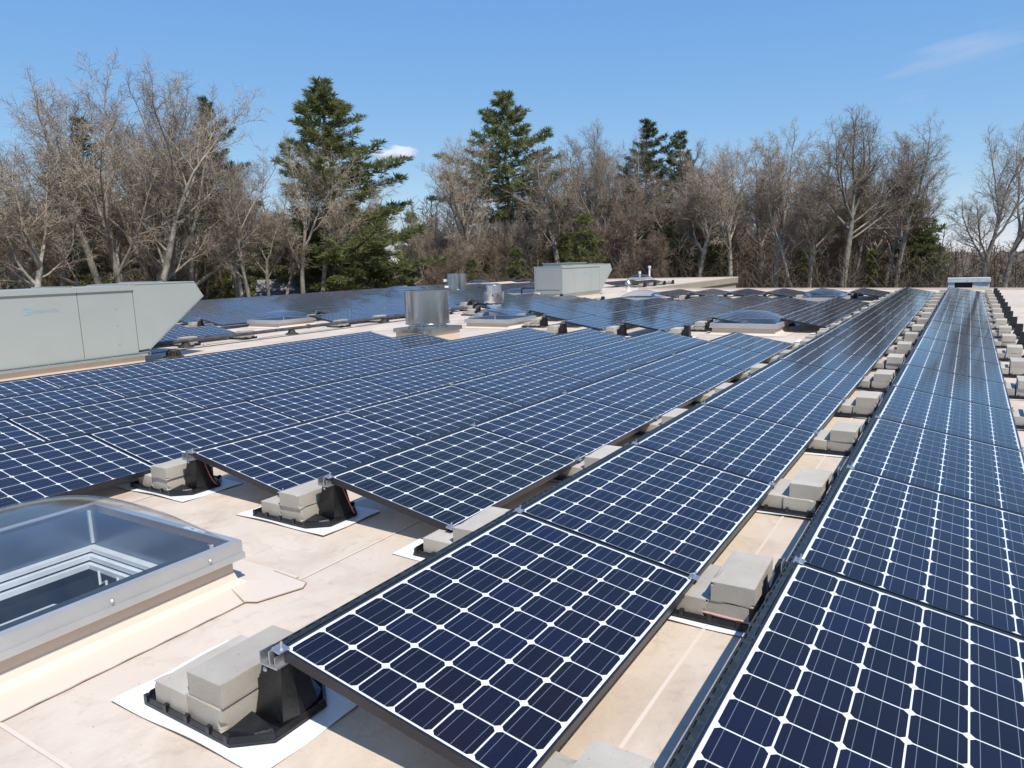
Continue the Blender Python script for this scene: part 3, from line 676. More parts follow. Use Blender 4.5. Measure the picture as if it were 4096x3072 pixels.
# ------------------------------------------------------------------ rooftop units
def hvac(x1, y0, label, raised):
    W = 1.45; x0 = x1-W
    t = thing('rooftop_unit', label, 'rooftop unit', (x0+W/2, y0, ZR), group='grey rooftop air units')
    a, b = -W/2, W/2
    segs = [0, 1.20, 2.90, 3.90]           # body divisions; the hood follows
    mb = MB(); mb.box(a+.05, b-.03, .03, 4.02, .001, .135); ob('curb', mb.mesh('curb', M['curb']), t)
    mb = MB(); mb.box(a-.01, b+.02, -.02, 4.06, .136, .205); mb.box(a-.03, b+.035, -.035, 4.08, .2052, .212)
    ob('base_rail', mb.mesh('base_rail', M['hvac_dark']), t)
    mb = MB(); mb.tube([(b+.02, 4.08+.03*math.sin(s*.52), .17+.03*math.cos(s*.52)) for s in range(13)], .006, 6); ob('lifting_ring', mb.mesh('lifting_ring', M['hvac_dark']), t)
    H = 1.43
    for i in range(3):
        g = .006; mb = MB(); mb.box(a, b, segs[i]+g, segs[i+1]-g, .213, H-.005); ob('body_panel', mb.mesh('body_panel', M['hvac']), t)
    mb = MB()
    for i in range(3):
        mb.box(a-.025, b+.025, segs[i]+.002, segs[i+1]-.002, H-.0045, H+.03); mb.box(b+.001, b+.026, segs[i]+.002, segs[i+1]-.002, H-.06, H-.0046)
        mb.box(a-.02, b-.05, segs[i+1]-.035, segs[i+1]-.004, H+.0305, H+.055)
    ob('roof_panel', mb.mesh('roof_panel', M['hvac']), t)
    if raised:
        mb = MB(); mb.box(a+.05, b-.45, .75, 3.3, H+.031, H+.15); mb.box(a+.02, b-.40, .7, 3.35, H+.1505, H+.17)
        ob('raised_cover', mb.mesh('raised_cover', M['hvac']), t)
    # intake hood, extruded across the unit
    pf = [(3.905, .25), (4.10, .26), (5.36, 1.21), (5.20, 1.47), (3.905, 1.47)]
    mb = MB(); mb.prism(pf, a+.01, b+.004, axis='x'); hd = ob('hood', mb.mesh('hood', M['hvac']), t)
    mb = MB()
    p0, p1 = Vector((0, 4.10, .26)), Vector((0, 5.36, 1.21)); d = (p1-p0).normalized(); n = Vector((0, d.z, -d.y))*.02
    for xx in (b-.03,):
        q = [p0, p1, p1+n*1.5, p0+n*1.5]; mb.prism([(v.y, v.z) for v in q], xx-W+.04, xx+.037, axis='x')
    ob('hood_flange', mb.mesh('hood_flange', M['hvac_dark']), hd)
    mb = MB(); mb.box(a-.005, b+.012, 3.95, 5.19, 1.4702, 1.49); mb.box(a, b-.1, 4.5, 4.53, 1.4905, 1.515); ob('hood_cap', mb.mesh('hood_cap', M['hvac']), hd)
    for i in range(15):
        y = .12+i*.27; ob('screw', me_bolt, t, (b+.0352, y, .185), (0, R(90), 0), (.7, .7, .6)); ob('screw', me_bolt, t, (b+.0262, y, H-.03), (0, R(90), 0), (.7, .7, .6))
    for s in range(9):
        q = p0+(p1-p0)*(s/8)*.98; ob('screw', me_bolt, t, (b+.0045, q.y-.05, q.z+.03), (0, R(90), 0), (.7, .7, .6))
    for z in (.4, .75, 1.05): ob('latch', me_bolt, t, (b+.0005, 3.55, z), (0, R(90), 0))
    # maker's emblem and lettering on the side
    lg = 2.02
    mb = MB(); z = 1.075
    for (y0_, y1_, z0, z1) in ((0, .10, .0, .012), (0, .012, .0121, .10), (.0, .10, .1001, .112), (.0881, .10, .0121, .05)): mb.box(b+.0005, b+.0025, lg+y0_, lg+y1_, z-.03+z0, z-.03+z1)
    mb.prism([(lg+.05, z+.025), (lg+.125, z-.012), (lg+.125, z+.065)], b+.0026, b+.0036, axis='x')
    e = ob('emblem', mb.mesh('emblem', M['logo']), t)
    fc = bpy.data.curves.new('lettering', 'FONT'); fc.body = 'GREENHECK'; fc.size = .075; fc.extrude = .0008; fc.materials.append(M['logo'])
    tx = ob('lettering_curve', fc); dg = bpy.context.evaluated_depsgraph_get(); me = bpy.data.meshes.new_from_object(tx.evaluated_get(dg)); bpy.data.objects.remove(tx)
    if not me.materials: me.materials.append(M['logo'])
    ob('lettering', me, t, (b+.002, lg+.135, z-.005), (R(90), 0, R(90)))
    # end access door
    mb = MB(); mb.box(a+.10, b-.12, -.012, -.0005, .42, H-.10); ob('access_door', mb.mesh('access_door', M['hvac']), t)
    return t
H1 = hvac(-11.13, 2.28, 'grey rooftop unit cut by the left picture edge, sharp hood pointing right', False)
H2 = hvac(-13.45, 27.45, 'grey rooftop unit standing whole in the middle distance', True)
# junction box and gas pipe by the far unit
t = thing('junction_box', 'small white electrical box at the base of the far rooftop unit', 'electrical box', (-14.65, 27.2, ZR))
mb = MB(); mb.box(-.15, .15, -.05, .05, .10, .30); ob('box', mb.mesh('box', M['white_metal']), t); mb = MB(); mb.box(-.155, .155, -.056, -.0501, .095, .305); ob('lid', mb.mesh('lid', M['white_metal']), t)
mb = MB(); mb.tube([(-.1, 0, 0), (-.1, 0, .1)], .02, 8); mb.tube([(.1, 0, 0), (.1, 0, .1)], .02, 8); ob('leg', mb.mesh('leg', M['grey_pipe']), t)
t = thing('gas_pipe', 'black elbowed gas pipe left of the far rooftop unit', 'pipe', (-15.5, 27.3, ZR))
mb = MB(); mb.tube([(0, 0, 0), (0, 0, .46), (.04, .01, .5), (.6, .2, .5)], .035, 10); ob('pipe', smooth_angle(mb.mesh('pipe', M['black']), 50), t); mb = MB(); mb.lathe([(.12, 0), (.10, .06), (.05, .12)], 0, 0, 12); ob('support', mb.mesh('support', M['black']), t)

# ------------------------------------------------------------------ fans and vents
def drum_fan(cx, cy, rad, h, hc, label, sw=False):
    t = thing('exhaust_fan', label, 'exhaust fan', (cx, cy, ZR), group='galvanised cylindrical fans')
    c = rad*1.12
    mb = MB(); mb.box(-c+.04, c-.04, -c+.04, c-.04, .001, hc); ob('curb', mb.mesh('curb', M['curb']), t)
    mb = MB(); mb.box(-c, c, -c, c, hc+.0005, hc+.012); ring(mb, 2*c, 2*c, .006, hc-.075, hc); ob('base_plate', mb.mesh('base_plate', M['galv']), t)
    z = hc+.0125
    mb = MB(); mb.lathe([(rad*.88, z), (rad*.88, z+.035), (rad*.84, z+.04), (rad*.84, z+.09)], 0, 0, 48, False); ob('collar', smooth_angle(mb.mesh('collar', M['galv']), 40), t)
    z += .075
    mb = MB(); mb.lathe([(rad-.006, z), (rad+.012, z), (rad+.012, z+.012), (rad, z+.018), (rad, z+h-.02), (rad+.010, z+h-.015), (rad+.010, z+h), (rad-.012, z+h), (rad-.012, z+.01), (rad-.006, z)], 0, 0, 64, False)
    bd = ob('drum', smooth_angle(mb.mesh('drum', M['galv']), 35), t)
    mb = MB(); mb.lathe([(.02, z+h*.55), (rad-.013, z+h*.55)], 0, 0, 32, False); ob('damper', mb.mesh('damper', M['hvac_dark']), t)
    for a0, m in ((-1.95, 6), (.55, 6), (-1.35, 2)):
        for q in range(m):
            ob('rivet', me_bolt, bd, ((rad+.0005)*math.cos(a0), (rad+.0005)*math.sin(a0), z+.06+q*(h-.12)/max(5, m-1)), (0, R(90), a0))
    mb = MB(); mb.box(-.012, .012, -.002, .002, z+.02, z+h-.03); sm = ob('seam', mb.mesh('seam', M['galv']), bd, ((rad+.001)*math.cos(-1.9), (rad+.001)*math.sin(-1.9), 0), (0, 0, -1.9+math.pi/2))
    if sw:
        a0 = -2.35
        mb = MB(); mb.box(-.09, .09, -.05, .05, 0, .16); ob('switch_box', mb.mesh('switch_box', M['white_metal']), t, ((rad+.06)*math.cos(a0), (rad+.06)*math.sin(a0), z+h*.5), (0, 0, a0))
        mb = MB(); mb.box(-.10, .10, -.06, .06, 0, .12); ob('switch_box', mb.mesh('switch_box', M['white_metal']), t, ((rad+.07)*math.cos(-2.0), (rad+.07)*math.sin(-2.0), z+.12), (0, 0, a0))
    return t
drum_fan(-8.17, 11.13, .485, .74, .30, 'large galvanised drum fan on a square curb, nearest of the two')
drum_fan(-23.45, 33.05, .60, .92, .16, 'distant galvanised drum fan with white switch boxes', True)
t = thing('roof_exhaust', 'polished spun aluminium exhaust fan with a dark oval opening', 'exhaust fan', (-11.15, 18.35, ZR))
mb = MB(); mb.box(-.32, .32, -.32, .32, .001, .17); ob('curb', mb.mesh('curb', M['curb']), t)
mb = MB(); mb.box(-.35, .35, -.35, .35, .1705, .185); ob('curb_cap', mb.mesh('curb_cap', M['alu']), t)
mb = MB(); mb.lathe([(.265, .186), (.255, .34), (.27, .36)], 0, 0, 48, False); ob('neck', smooth_angle(mb.mesh('neck', M['spun']), 40), t)
mb = MB(); mb.lathe([(.20, .345), (.29, .362), (.325, .40), (.333, .46), (.333, .73), (.343, .735), (.343, .755), (.30, .758), (.25, .756)], 0, 0, 48, False); ob('bowl', smooth_angle(mb.mesh('bowl', M['spun']), 40), t)
mb = MB(); mb.lathe([(.25, .757), (.25, .93), (.262, .935), (.262, .955), (.25, .96), (.24, .985), (.15, .995), (.0, 1.0)], 0, 0, 48, False); ob('cap', smooth_angle(mb.mesh('cap', M['spun']), 40), t)
mb = MB(); n = 24; pts = []
for k in range(n):
    a = 2*math.pi*k/n; u = (.075 if math.cos(a) > 0 else -.075)*(abs(math.cos(a)) > .01)+.035*math.cos(a); pts.append((u, .64+.035*math.sin(a)))
A0 = math.atan2(-1.566-18.35, 2.0+11.15)+.12
for q in (.336, .339): mb.v += [(q*math.cos(A0+u/.336), q*math.sin(A0+u/.336), z) for u, z in pts]
mb.f.append(tuple(range(n, 2*n))); mb.f += [(k, (k+1) % n, n+(k+1) % n, n+k) for k in range(n)]
ob('oval_opening', mb.mesh('oval_opening', M['black']), t)

t = thing('roof_drain', 'black domed roof drain strainer beside the near rooftop unit', 'roof drain', (-11.38, 7.03, ZR))
mb = MB(); mb.lathe([(.20, .001), (.19, .02), (.15, .03)], 0, 0, 24, True); ob('flange', mb.mesh('flange', M['strainer']), t)
mb = MB()
for k in range(20):
    a = 2*math.pi*k/20; mb.tube([(.135*math.cos(a), .135*math.sin(a), .025), (.13*math.cos(a), .13*math.sin(a), .10), (.095*math.cos(a), .095*math.sin(a), .145)], .009, 5)
ob('strainer_bar', mb.mesh('strainer_bar', M['strainer']), t)['kind'] = 'stuff'
mb = MB(); mb.lathe([(.11, .135), (.10, .155), (.05, .165), (.0, .167)], 0, 0, 20, False); mb.lathe([(.08, .03), (.08, .13)], 0, 0, 12, True); ob('cap', mb.mesh('cap', M['strainer']), t)

# conduit on stands
t = thing('conduit', 'long grey conduit on black stands along the left array', 'conduit', (-12.86, 5.0, ZR))
mb = MB(); mb.tube([(0, 0, .155), (.02, 5, .152), (-.01, 10, .156), (0, 14.2, .155)], .042, 10); ob('pipe', smooth_angle(mb.mesh('pipe', M['grey_pipe']), 50), t)
for y in (3.3, 6.35, 9.9, 12.8):
    mb = MB(); mb.lathe([(.17, .001), (.16, .03), (.10, .05), (.085, .10), (.06, .113)], 0, y, 14, True); mb.box(-.055, .055, y-.02, y+.02, .1135, .118); ob('stand', mb.mesh('stand', M['strainer']), t)
    mb = MB(); mb.box(-.05, .05, y+.55, y+.62, .105, .21); ob('coupling', mb.mesh('coupling', M['grey_pipe']), t)
mb = MB(); mb.tube([(-12.45, 5.5, ZR+.012), (-12.5, 9, ZR+.012), (-12.62, 13, ZR+.012), (-12.75, 17, ZR+.012)], .010, 5); tag(ob('cable', mb.mesh('cable', M['seam_shadow'])), 'thin dark strand added as the shadow line of a roof seam beside the grey conduit', 'cable')  # thin tube added for the shadow along a roof seam, not a real cable

# small vents
def vent_pipe(x, y, h, rad, label, coll=True):
    t = thing('vent_pipe', label, 'vent pipe', (x, y, ZR), group='vent pipes')
    mb = MB(); mb.tube([(0, 0, .0), (0, 0, h)], rad, 14); ob('pipe', smooth_angle(mb.mesh('pipe', M['pvc']), 50), t)
    mb = MB(); mb.lathe([(rad*1.5, h-.16), (rad*1.75, h+.05), (rad*1.6, h+.05), (rad*1.1, h-.1)], 0, 0, 14, False); ob('collar', mb.mesh('collar', M['pvc']), t)
    mb = MB(); mb.lathe([(rad*2.6, .001), (rad*1.4, .05), (rad*1.15, .14)], 0, 0, 14, False); ob('boot', mb.mesh('boot', M['coping']), t); return t
vent_pipe(-20.6, 56.3, 1.05, .075, 'taller white vent pipe rising behind the wing skylight')
vent_pipe(-21.3, 55.9, .62, .07, 'shorter white vent pipe rising behind the wing skylight')
t = thing('cone_vent', 'small pipe vent with a shiny conical cap right of the far rooftop unit', 'vent', (-13.15, 34.2, ZR))
mb = MB(); mb.lathe([(.20, .001), (.12, .08), (.085, .15), (.085, .42)], 0, 0, 18, False); ob('pipe', smooth_angle(mb.mesh('pipe', M['coping']), 40), t)
mb = MB(); mb.lathe([(.19, .42), (.185, .44), (.02, .68), (.0, .69)], 0, 0, 18, False); mb.lathe([(.05, .36), (.19, .42)], 0, 0, 18, False); ob('cap', smooth_angle(mb.mesh('cap', M['spun']), 40), t)

# ------------------------------------------------------------------ woods
class TB:
    """collects tubes and thin twig faces"""
    def __init__(s, seed): s.r = random.Random(seed); s.trunk = MB(); s.crown = MB()
def ribbon(mb, pts, w0, w1, rr):
    d = (pts[-1]-pts[0]); a = Vector((rr.gauss(0, 1), rr.gauss(0, 1), rr.gauss(0, 1))).cross(d)
    if a.length < 1e-6: return
    a.normalize(); n = len(pts); i = len(mb.v)
    for j, p in enumerate(pts):
        q = a*((w0+(w1-w0)*j/(n-1))/2); mb.v += [tuple(p-q), tuple(p+q)]
    for j in range(n-1): mb.f.append((i+2*j, i+2*j+1, i+2*j+3, i+2*j+2))
def perp(d, rr):
    v = Vector((rr.gauss(0, 1), rr.gauss(0, 1), rr.gauss(0, 1))); v = v-d*v.dot(d); return v.normalized()
def grow(tb, p, d, ln, rad, lev, cfg):
    rr = tb.r; n = (7, 7, 5, 3, 2)[lev]; pts = [p]; dirs = [d]
    wob = (.10, .24, .30, .34, .30)[lev]*cfg.get('wob', 1); up = (.02, .055, .030, .012, .0)[lev]*cfg.get('up', 1)
    for i in range(n):
        d = (d+perp(d, rr)*rr.uniform(0, wob)+Vector((0, 0, up))).normalized(); p = p+d*(ln/n); pts.append(p); dirs.append(d)
    if lev == 4:
        ribbon(tb.crown, pts, rad*2, rad*1.1, rr); return
    r1 = rad*(.62 if lev == 0 else .30); rads = [rad+(r1-rad)*(i/n)**.9 for i in range(n+1)]
    if lev == 0: rads[0] *= 1.25
    (tb.trunk if lev <= 1 else tb.crown).tube(pts, rads, (8, 6, 4, 3)[lev], cap=False)
    def kid(q, dd, a0, a1, l2, rl):
        ang = R(rr.uniform(a0, a1)); side = perp(dd, rr)
        side = (side+Vector((0, 0, (.2, .45, .30, .12)[lev]))).normalized()
        grow(tb, q, (dd*math.cos(ang)+side*math.sin(ang)).normalized(), max(l2, (2.0, 1.0, .6, .5)[lev]), max(rl, (.035, .017, .0120, .0092)[lev]), lev+1, cfg)
    nc = cfg['kids'][lev]; s0 = (cfg.get('clear', .5), .20, .14, .10)[lev]; a0, a1 = cfg['ang'][lev]; H = cfg['H']
    for c in range(nc):
        t = min(s0+(1-s0)*((c+rr.uniform(.1, .9))/nc), .985); f = t*n; i = int(f); q = pts[i].lerp(pts[i+1], f-i)
        l2 = H*rr.uniform(*cfg['limb']) if lev == 0 else ln*rr.uniform(.32, .56)*(1-.40*t)
        kid(q, dirs[min(i+1, n)], a0, a1, l2, rads[i]*rr.uniform(.42, .62))
    if lev == 0:                                        # the trunk breaks up into ascending limbs
        for c in range(cfg.get('tops', 4)): kid(pts[-1], dirs[-1], 8, 34, H*rr.uniform(.38, .50), rads[-1]*rr.uniform(.55, .75))
    elif lev in (1, 2): grow(tb, pts[-1], dirs[-1], ln*.28, max(rads[-1], .009), lev+1, cfg)
def bare(seed, H, stems=1, lean=.05, **cfg):
    tb = TB(seed); rr = tb.r
    cfg = {**dict(kids=(6, 10, 9, 9), ang=((32, 62), (30, 66), (30, 72), (28, 75)), limb=(.30, .46), H=H), **cfg}
    for s in range(stems):
        a = 2*math.pi*s/stems+rr.uniform(-.4, .4); sp = (.45 if stems > 1 else 0); le = lean*rr.uniform(.7, 1.3)
        d = Vector((math.cos(a)*le, math.sin(a)*le, 1)).normalized()
        grow(tb, Vector((math.cos(a)*sp, math.sin(a)*sp, 0)), d, H*rr.uniform(*cfg.get('bole', (.50, .56))), H*(.0195 if stems == 1 else .0155)*rr.uniform(.9, 1.1), 0, cfg)
    z = max(v[2] for v in tb.crown.v); k = H/z           # bring the crown to the wanted height
    for m in (tb.trunk, tb.crown): m.v = [(x*k, y*k, zz*k) for x, y, zz in m.v]
    return tb
def bare_meshes(name, tb, twig='twig'):
    a = smooth_angle(tb.trunk.mesh(name+'_trunk', M['bark']), 80); b = tb.crown.mesh(name+'_crown', M[twig]); return a, b
def clump(mb, p, d, size, rr, n=9):
    for _ in range(n):
        v = (d*.75+Vector((rr.gauss(0, .55), rr.gauss(0, .55), rr.gauss(.12, .45)))).normalized()*size*rr.uniform(.6, 1.1)
        s = perp(v.normalized(), rr)*size*rr.uniform(.045, .075); i = len(mb.v)
        mb.v += [tuple(p-s*.6), tuple(p+v*.55+s), tuple(p+v), tuple(p+v*.5-s)]; mb.f.append((i, i+1, i+2, i+3))
def pine(seed, H, width, clear=.2, ragged=.35, dens=1.0, top=.25, cfgp=.80):
    tb = TB(seed); rr = tb.r
    pts = [Vector((rr.gauss(0, .05)*i*.3, rr.gauss(0, .05)*i*.3, H*i/10)) for i in range(11)]
    tb.trunk.tube(pts, [H*.013*(1-.93*(i/10)) + .012 for i in range(11)], 8, cap=False)
    def at(t): f = min(t*10, 9.999); i = int(f); return pts[i].lerp(pts[i+1], f-i)
    z = clear
    while z < .995:
        u = (z-clear)/(1-clear)
        prof = width*((1-u)**cfgp*(.55+.45*min(1, u*4+.25)))*(.94+.10*math.sin(z*H*1.15+seed))+top
        nb = 5 if u < .9 else 4; a0 = rr.uniform(0, 6.28)
        for b in range(nb):
            a = a0+b*6.283/nb+rr.uniform(-.35, .35); ln = prof*rr.uniform(1-ragged, 1+ragged*.6)
            if rr.random() < .10*(1-u): continue
            rise = (.02+.55*u)+rr.uniform(-.08, .10); d = Vector((math.cos(a), math.sin(a), rise)).normalized()
            n = 6; P = [at(z)]; dd = d.copy()
            for k in range(n):
                dd = (dd+Vector((0, 0, (-.05 if k < 2 else .085)))+perp(dd, rr)*.05).normalized(); P.append(P[-1]+dd*ln/n)
            tb.crown_b.tube(P, [max(.008, .018*ln*(1-k/n)+.006) for k in range(n+1)], 3, cap=False)
            m = max(4, int(ln*9.5*dens))
            for c in range(m):
                t = .22+.78*(c+rr.random())/m; f = min(t*n, n-.001); i = int(f); q = P[i].lerp(P[i+1], f-i)
                lat = perp(dd, rr); lat.z *= .35; off = lat*rr.uniform(0, .42)*ln*(1.10-t)
                w_ = q+off+Vector((0, 0, rr.uniform(-.02, .10)))
                clump(tb.crown, w_, (dd*.6+off.normalized()*.5+Vector((0, 0, .45))).normalized() if off.length > .01 else dd, rr.uniform(.36, .60), rr, 13)
        z += rr.uniform(.62, .95)/H*(1.0 if u < .8 else .6)
    return tb
def pine_meshes(name, mtl, *a, **k):
    TB_init = TB.__init__
    def init(s, seed): TB_init(s, seed); s.crown_b = MB()
    TB.__init__ = init; tb = pine(*a, **k); TB.__init__ = TB_init
    i = len(tb.trunk.v); tb.trunk.v += tb.crown_b.v; tb.trunk.f += [tuple(q+i for q in f) for f in tb.crown_b.f]
    return smooth_angle(tb.trunk.mesh(name+'_trunk', M['pine_bark']), 80), tb.crown.mesh(name+'_needles', M[mtl])
def ground_z(x, y):
    d = math.hypot(x+8, y-20); t = min(max((d-90)/150, 0), 1); t = t*t*(3-2*t); return GZ+3.2*t*min(max((12-x)/30, 0), 1)
VAR = {}
VAR['broad'] = (bare_meshes('bare_tree_broad', bare(11, 18, 4, .24, kids=(4, 9, 9, 9), clear=.50, tops=3, limb=(.30, .44))), 18)
VAR['tall'] = (bare_meshes('bare_tree_tall', bare(23, 17, 1, .04, clear=.74, kids=(4, 10, 9, 9), limb=(.24, .36), bole=(.54, .58))), 17)
VAR['fork'] = (bare_meshes('bare_tree_fork', bare(31, 17, 2, .16, clear=.70, kids=(3, 10, 9, 9), limb=(.24, .36), bole=(.50, .56), tops=3)), 17)
VAR['oak'] = (bare_meshes('bare_tree_oak', bare(47, 17, 1, .05, clear=.78, bole=(.52, .56), kids=(5, 10, 9, 9), ang=((42, 74), (30, 66), (30, 72), (28, 75)), limb=(.36, .52), tops=4)), 17)
VAR['slim'] = (bare_meshes('bare_tree_slim', bare(59, 16, 2, .06, clear=.70, bole=(.54, .60), kids=(3, 9, 8, 9), ang=((22, 45), (28, 60), (30, 66), (28, 70)), limb=(.22, .32), tops=2)), 16)
VAR['crook'] = (bare_meshes('bare_tree_crook', bare(71, 16, 1, .22, clear=.62, kids=(5, 10, 9, 9), wob=1.6)), 16)
VAR['red'] = (bare_meshes('bare_tree_red', bare(83, 11, 3, .14, clear=.25, kids=(6, 9, 8, 8), tops=3), 'twig_red'), 11)
VAR['pine_big'] = (pine_meshes('pine_big', 'needle', 101, 20, 7.8, clear=.08, ragged=.42, dens=1.3, cfgp=.98), 20)
VAR['pine_tall'] = (pine_meshes('pine_tall', 'needle', 113, 20, 6.8, clear=.44, ragged=.36, dens=1.35, cfgp=.98), 20)
VAR['pine_dark'] = (pine_meshes('pine_dark', 'needle_blue', 127, 19, 5.6, clear=.36, ragged=.62, dens=1.15, cfgp=.85), 19)
VAR['pine_small'] = (pine_meshes('pine_small', 'needle', 139, 8, 2.0, clear=.05, ragged=.35, dens=1.25), 8)
def tree(kind, x, y, top, label, rot=0.0, wide=1.0, group=None):
    (a, b), h = VAR[kind]; gz = ground_z(x, y); s = (top-gz)/h
    ev = kind.startswith('pine')
    t = tag(ob('pine_tree' if ev else 'bare_tree', None, None, (x, y, gz), (0, 0, rot), (s*wide, s*wide, s)), label, 'pine tree' if ev else 'bare tree', group or ('pine trees' if ev else 'leafless trees'))
    ob('trunk', a, t); ob('crown', b, t); return t
TREES = [
 ('broad', -55.3, 32.6, 18.2, 'broad multi-stemmed leafless tree rising behind the near rooftop unit', .4, 1.08),
 ('broad', -60.2, 39.8, 19.4, 'leafless tree just right of the broad multi-stemmed one', 2.6, .95),
 ('crook', -58.0, 22.7, 10.7, 'leaning leafless tree at the left picture edge', 2.6, 1.10),
 ('fork', -64.0, 24.0, 10.4, 'thin forked leafless tree near the left picture edge', 5.1, 1.23),
 ('slim', -55.9, 43.5, 12.8, 'slender leafless tree left of the big pine, behind the sloped hood', .3, 1.15),
 ('slim', -57.1, 48.0, 12.2, 'slender leafless tree against the left side of the big pine', 2.1, 1.03),
 ('fork', -55.3, 51.2, 15.8, 'pale forked leafless tree standing in front of the big pine', 1.2, 1.01),
 ('tall', -55.8, 55.4, 9.7, 'leafless tree with thick pale trunk beside the stone chimney', .7, 1.12),
 ('pine_big', -57.4, 56.9, 21.2, 'tallest broad green pine left of the gap in the trees', .5, 1.62),
 ('pine_dark', -73.0, 53.6, 20.6, 'dark pine top showing behind leafless trees at left', 2.0, 0.80),
 ('pine_dark', -70.0, 37.5, 15.8, 'dark pine behind the broad leafless tree', .6, 1.00),
 ('pine_small', -55.6, 62.0, 3.4, 'low bright green pine right of the big pine base', 1.1, 1.50),
 ('pine_small', -55.2, 63.6, 1.7, 'low green pine beside the small brown roof', 2.2, 1.50),
 ('pine_small', -68.2, 83.1, 8.8, 'small lone pine standing in the sky gap', 0, 1.00),
 ('pine_small', -64.8, 81.8, 2.3, 'low dark pine under the sky gap', 2.4, 1.30),
 ('oak', -55.6, 80.6, 18.7, 'wide leafless tree left of the middle pine', 3.6, 1.06),
 ('red', -55.3, 74.9, 6.5, 'reddish budding tree below the sky gap', 0, 1.10),
 ('red', -55.3, 85.5, 6.8, 'reddish budding tree left of the middle pine trunk', 1.4, 1.10),
 ('red', -55.0, 84.9, 5.0, 'reddish budding tree behind the far drum fan', 2.6, 1.10),
 ('pine_tall', -55.3, 90.3, 25.4, 'tall pine with bare lower trunk in the middle of the tree line', .9, 1.30),
 ('tall', -46.9, 94.1, 21.8, 'tall slender leafless tree right of the middle pine', 1.4, 1.00),
 ('slim', -49.4, 93.6, 16.1, 'pale crooked leafless tree behind the far rooftop unit', 4.2, 1.15),
 ('pine_small', -47.9, 92.6, 9.5, 'bushy green pine in the middle understorey', .2, 1.20),
 ('pine_small', -39.4, 93.9, 7.6, 'bushy green pine under the dark pines', 1.0, 1.20),
 ('fork', -38.7, 92.6, 20.3, 'tall forked leafless tree in front of the dark pines', 2.9, 0.95),
 ('pine_dark', -37.6, 98.6, 20.2, 'ragged dark pine, left of the pair', 1.2, 1.12),
 ('pine_dark', -33.4, 101.3, 18.5, 'ragged dark pine, right of the pair', 3.4, 1.12),
 ('pine_small', -31.5, 92.4, 5.2, 'low bright green pine behind the white vent pipes', 2.9, 1.40),
 ('pine_small', -25.5, 92.9, 4.1, 'low green pine behind the tan wing wall', .4, 1.40),
 ('crook', -30.8, 92.6, 16.7, 'crooked leafless tree right of the dark pines', .9, 1.10),
 ('fork', -25.5, 93.6, 14.9, 'forked leafless tree above the end of the tan wing wall', 4.6, 1.12),
 ('tall', -16.3, 83.4, 16.7, 'tall leafless tree right of the tan wing wall', 2.2, 1.12),
 ('oak', -9.4, 81.6, 16.1, 'big spreading leafless tree above the rightmost panel rows', 5.3, 1.06),
 ('slim', -13.3, 82.5, 11.9, 'narrow leafless tree left of the big spreading tree', 4.0, 1.12),
 ('slim', -7.0, 93.8, 11.3, 'slender leafless tree between two big spreading trees', 1.6, 1.15),
 ('tall', -4.6, 85.2, 15.6, 'spreading leafless tree second from the right picture edge', 1.1, 1.00),
 ('fork', 3.7, 76.4, 12.6, 'lone forked leafless tree at the right picture edge', .55, 1.12),
 ('red', -15.1, 99.8, 8.9, 'rusty budding tree behind the big spreading tree', 3.1, 1.20),
 ('red', -10.6, 102.8, 8.3, 'rusty budding tree left of the far right pines', 4.1, 1.20),
 ('pine_dark', -4.9, 111.8, 8.6, 'dark pine behind the right spreading trees', 2.2, 1.10),
 ('pine_small', -2.2, 90.8, 3.2, 'small dark pine beside the pale shed', 2.0, 1.30),
 ('pine_small', -14.5, 89.3, 2.0, 'small pine low behind the far roof edge', 3.0, 1.40),
 ('pine_small', -7.6, 92.3, 1.4, 'small pine behind the rightmost panel rows', 4.0, 1.40),
 ('tall', -61.8, 41.3, 14.6, 'leafless tree between the broad tree and the big pine', 5.0, 1.2),
 ('oak', -43.0, 97.5, 17.3, 'rounded leafless crown left of the ragged dark pines', 2.7, .9),
 ('tall', -19.9, 91.5, 15.2, 'leafless tree between tan wing wall and tall right trees', 5.6, 1.2),
 ('tall', -54.4, 24.3, 11.5, 'leafless tree cut by the left picture edge, taller than its leaning neighbour', 2.8, 1.35),
 ('oak', -62.6, 30.3, 12.5, 'rounded leafless crown behind the left side of the broad tree', .9, 1.1),
 ('fork', -58.6, 24.6, 12.6, 'forked leafless crown half outside the left picture edge', 4.4, 1.2),
 ('tall', -61.5, 47.1, 14.0, 'leafless crown filling the space left of the big pine', 5.9, 1.3),
 ('oak', -21.1, 83.3, 14.4, 'rounded leafless crown just right of the crooked tree', 3.3, .95),
 ('tall', -14.4, 91.0, 15.4, 'pale leafless crown between the two tallest right trees', .2, 1.35),
 ('fork', -7.0, 92.0, 15.0, 'leafless crown showing behind the big spreading tree', 2.3, 1.2),
 ('tall', -43.1, 83.2, 17.4, 'rounded leafless crown right of the middle pine top', 4.0, 1.35),
 ('oak', -36.9, 81.8, 15.4, 'wide leafless crown between middle pine and dark pines', 5.0, .95),
 ('tall', -26.0, 86.1, 14.6, 'leafless crown right behind the ragged dark pines', 1.7, 1.35),
]
for k, x, y, top, lab, rot, wd in TREES: tree(k, x, y, top, lab, rot, wd)
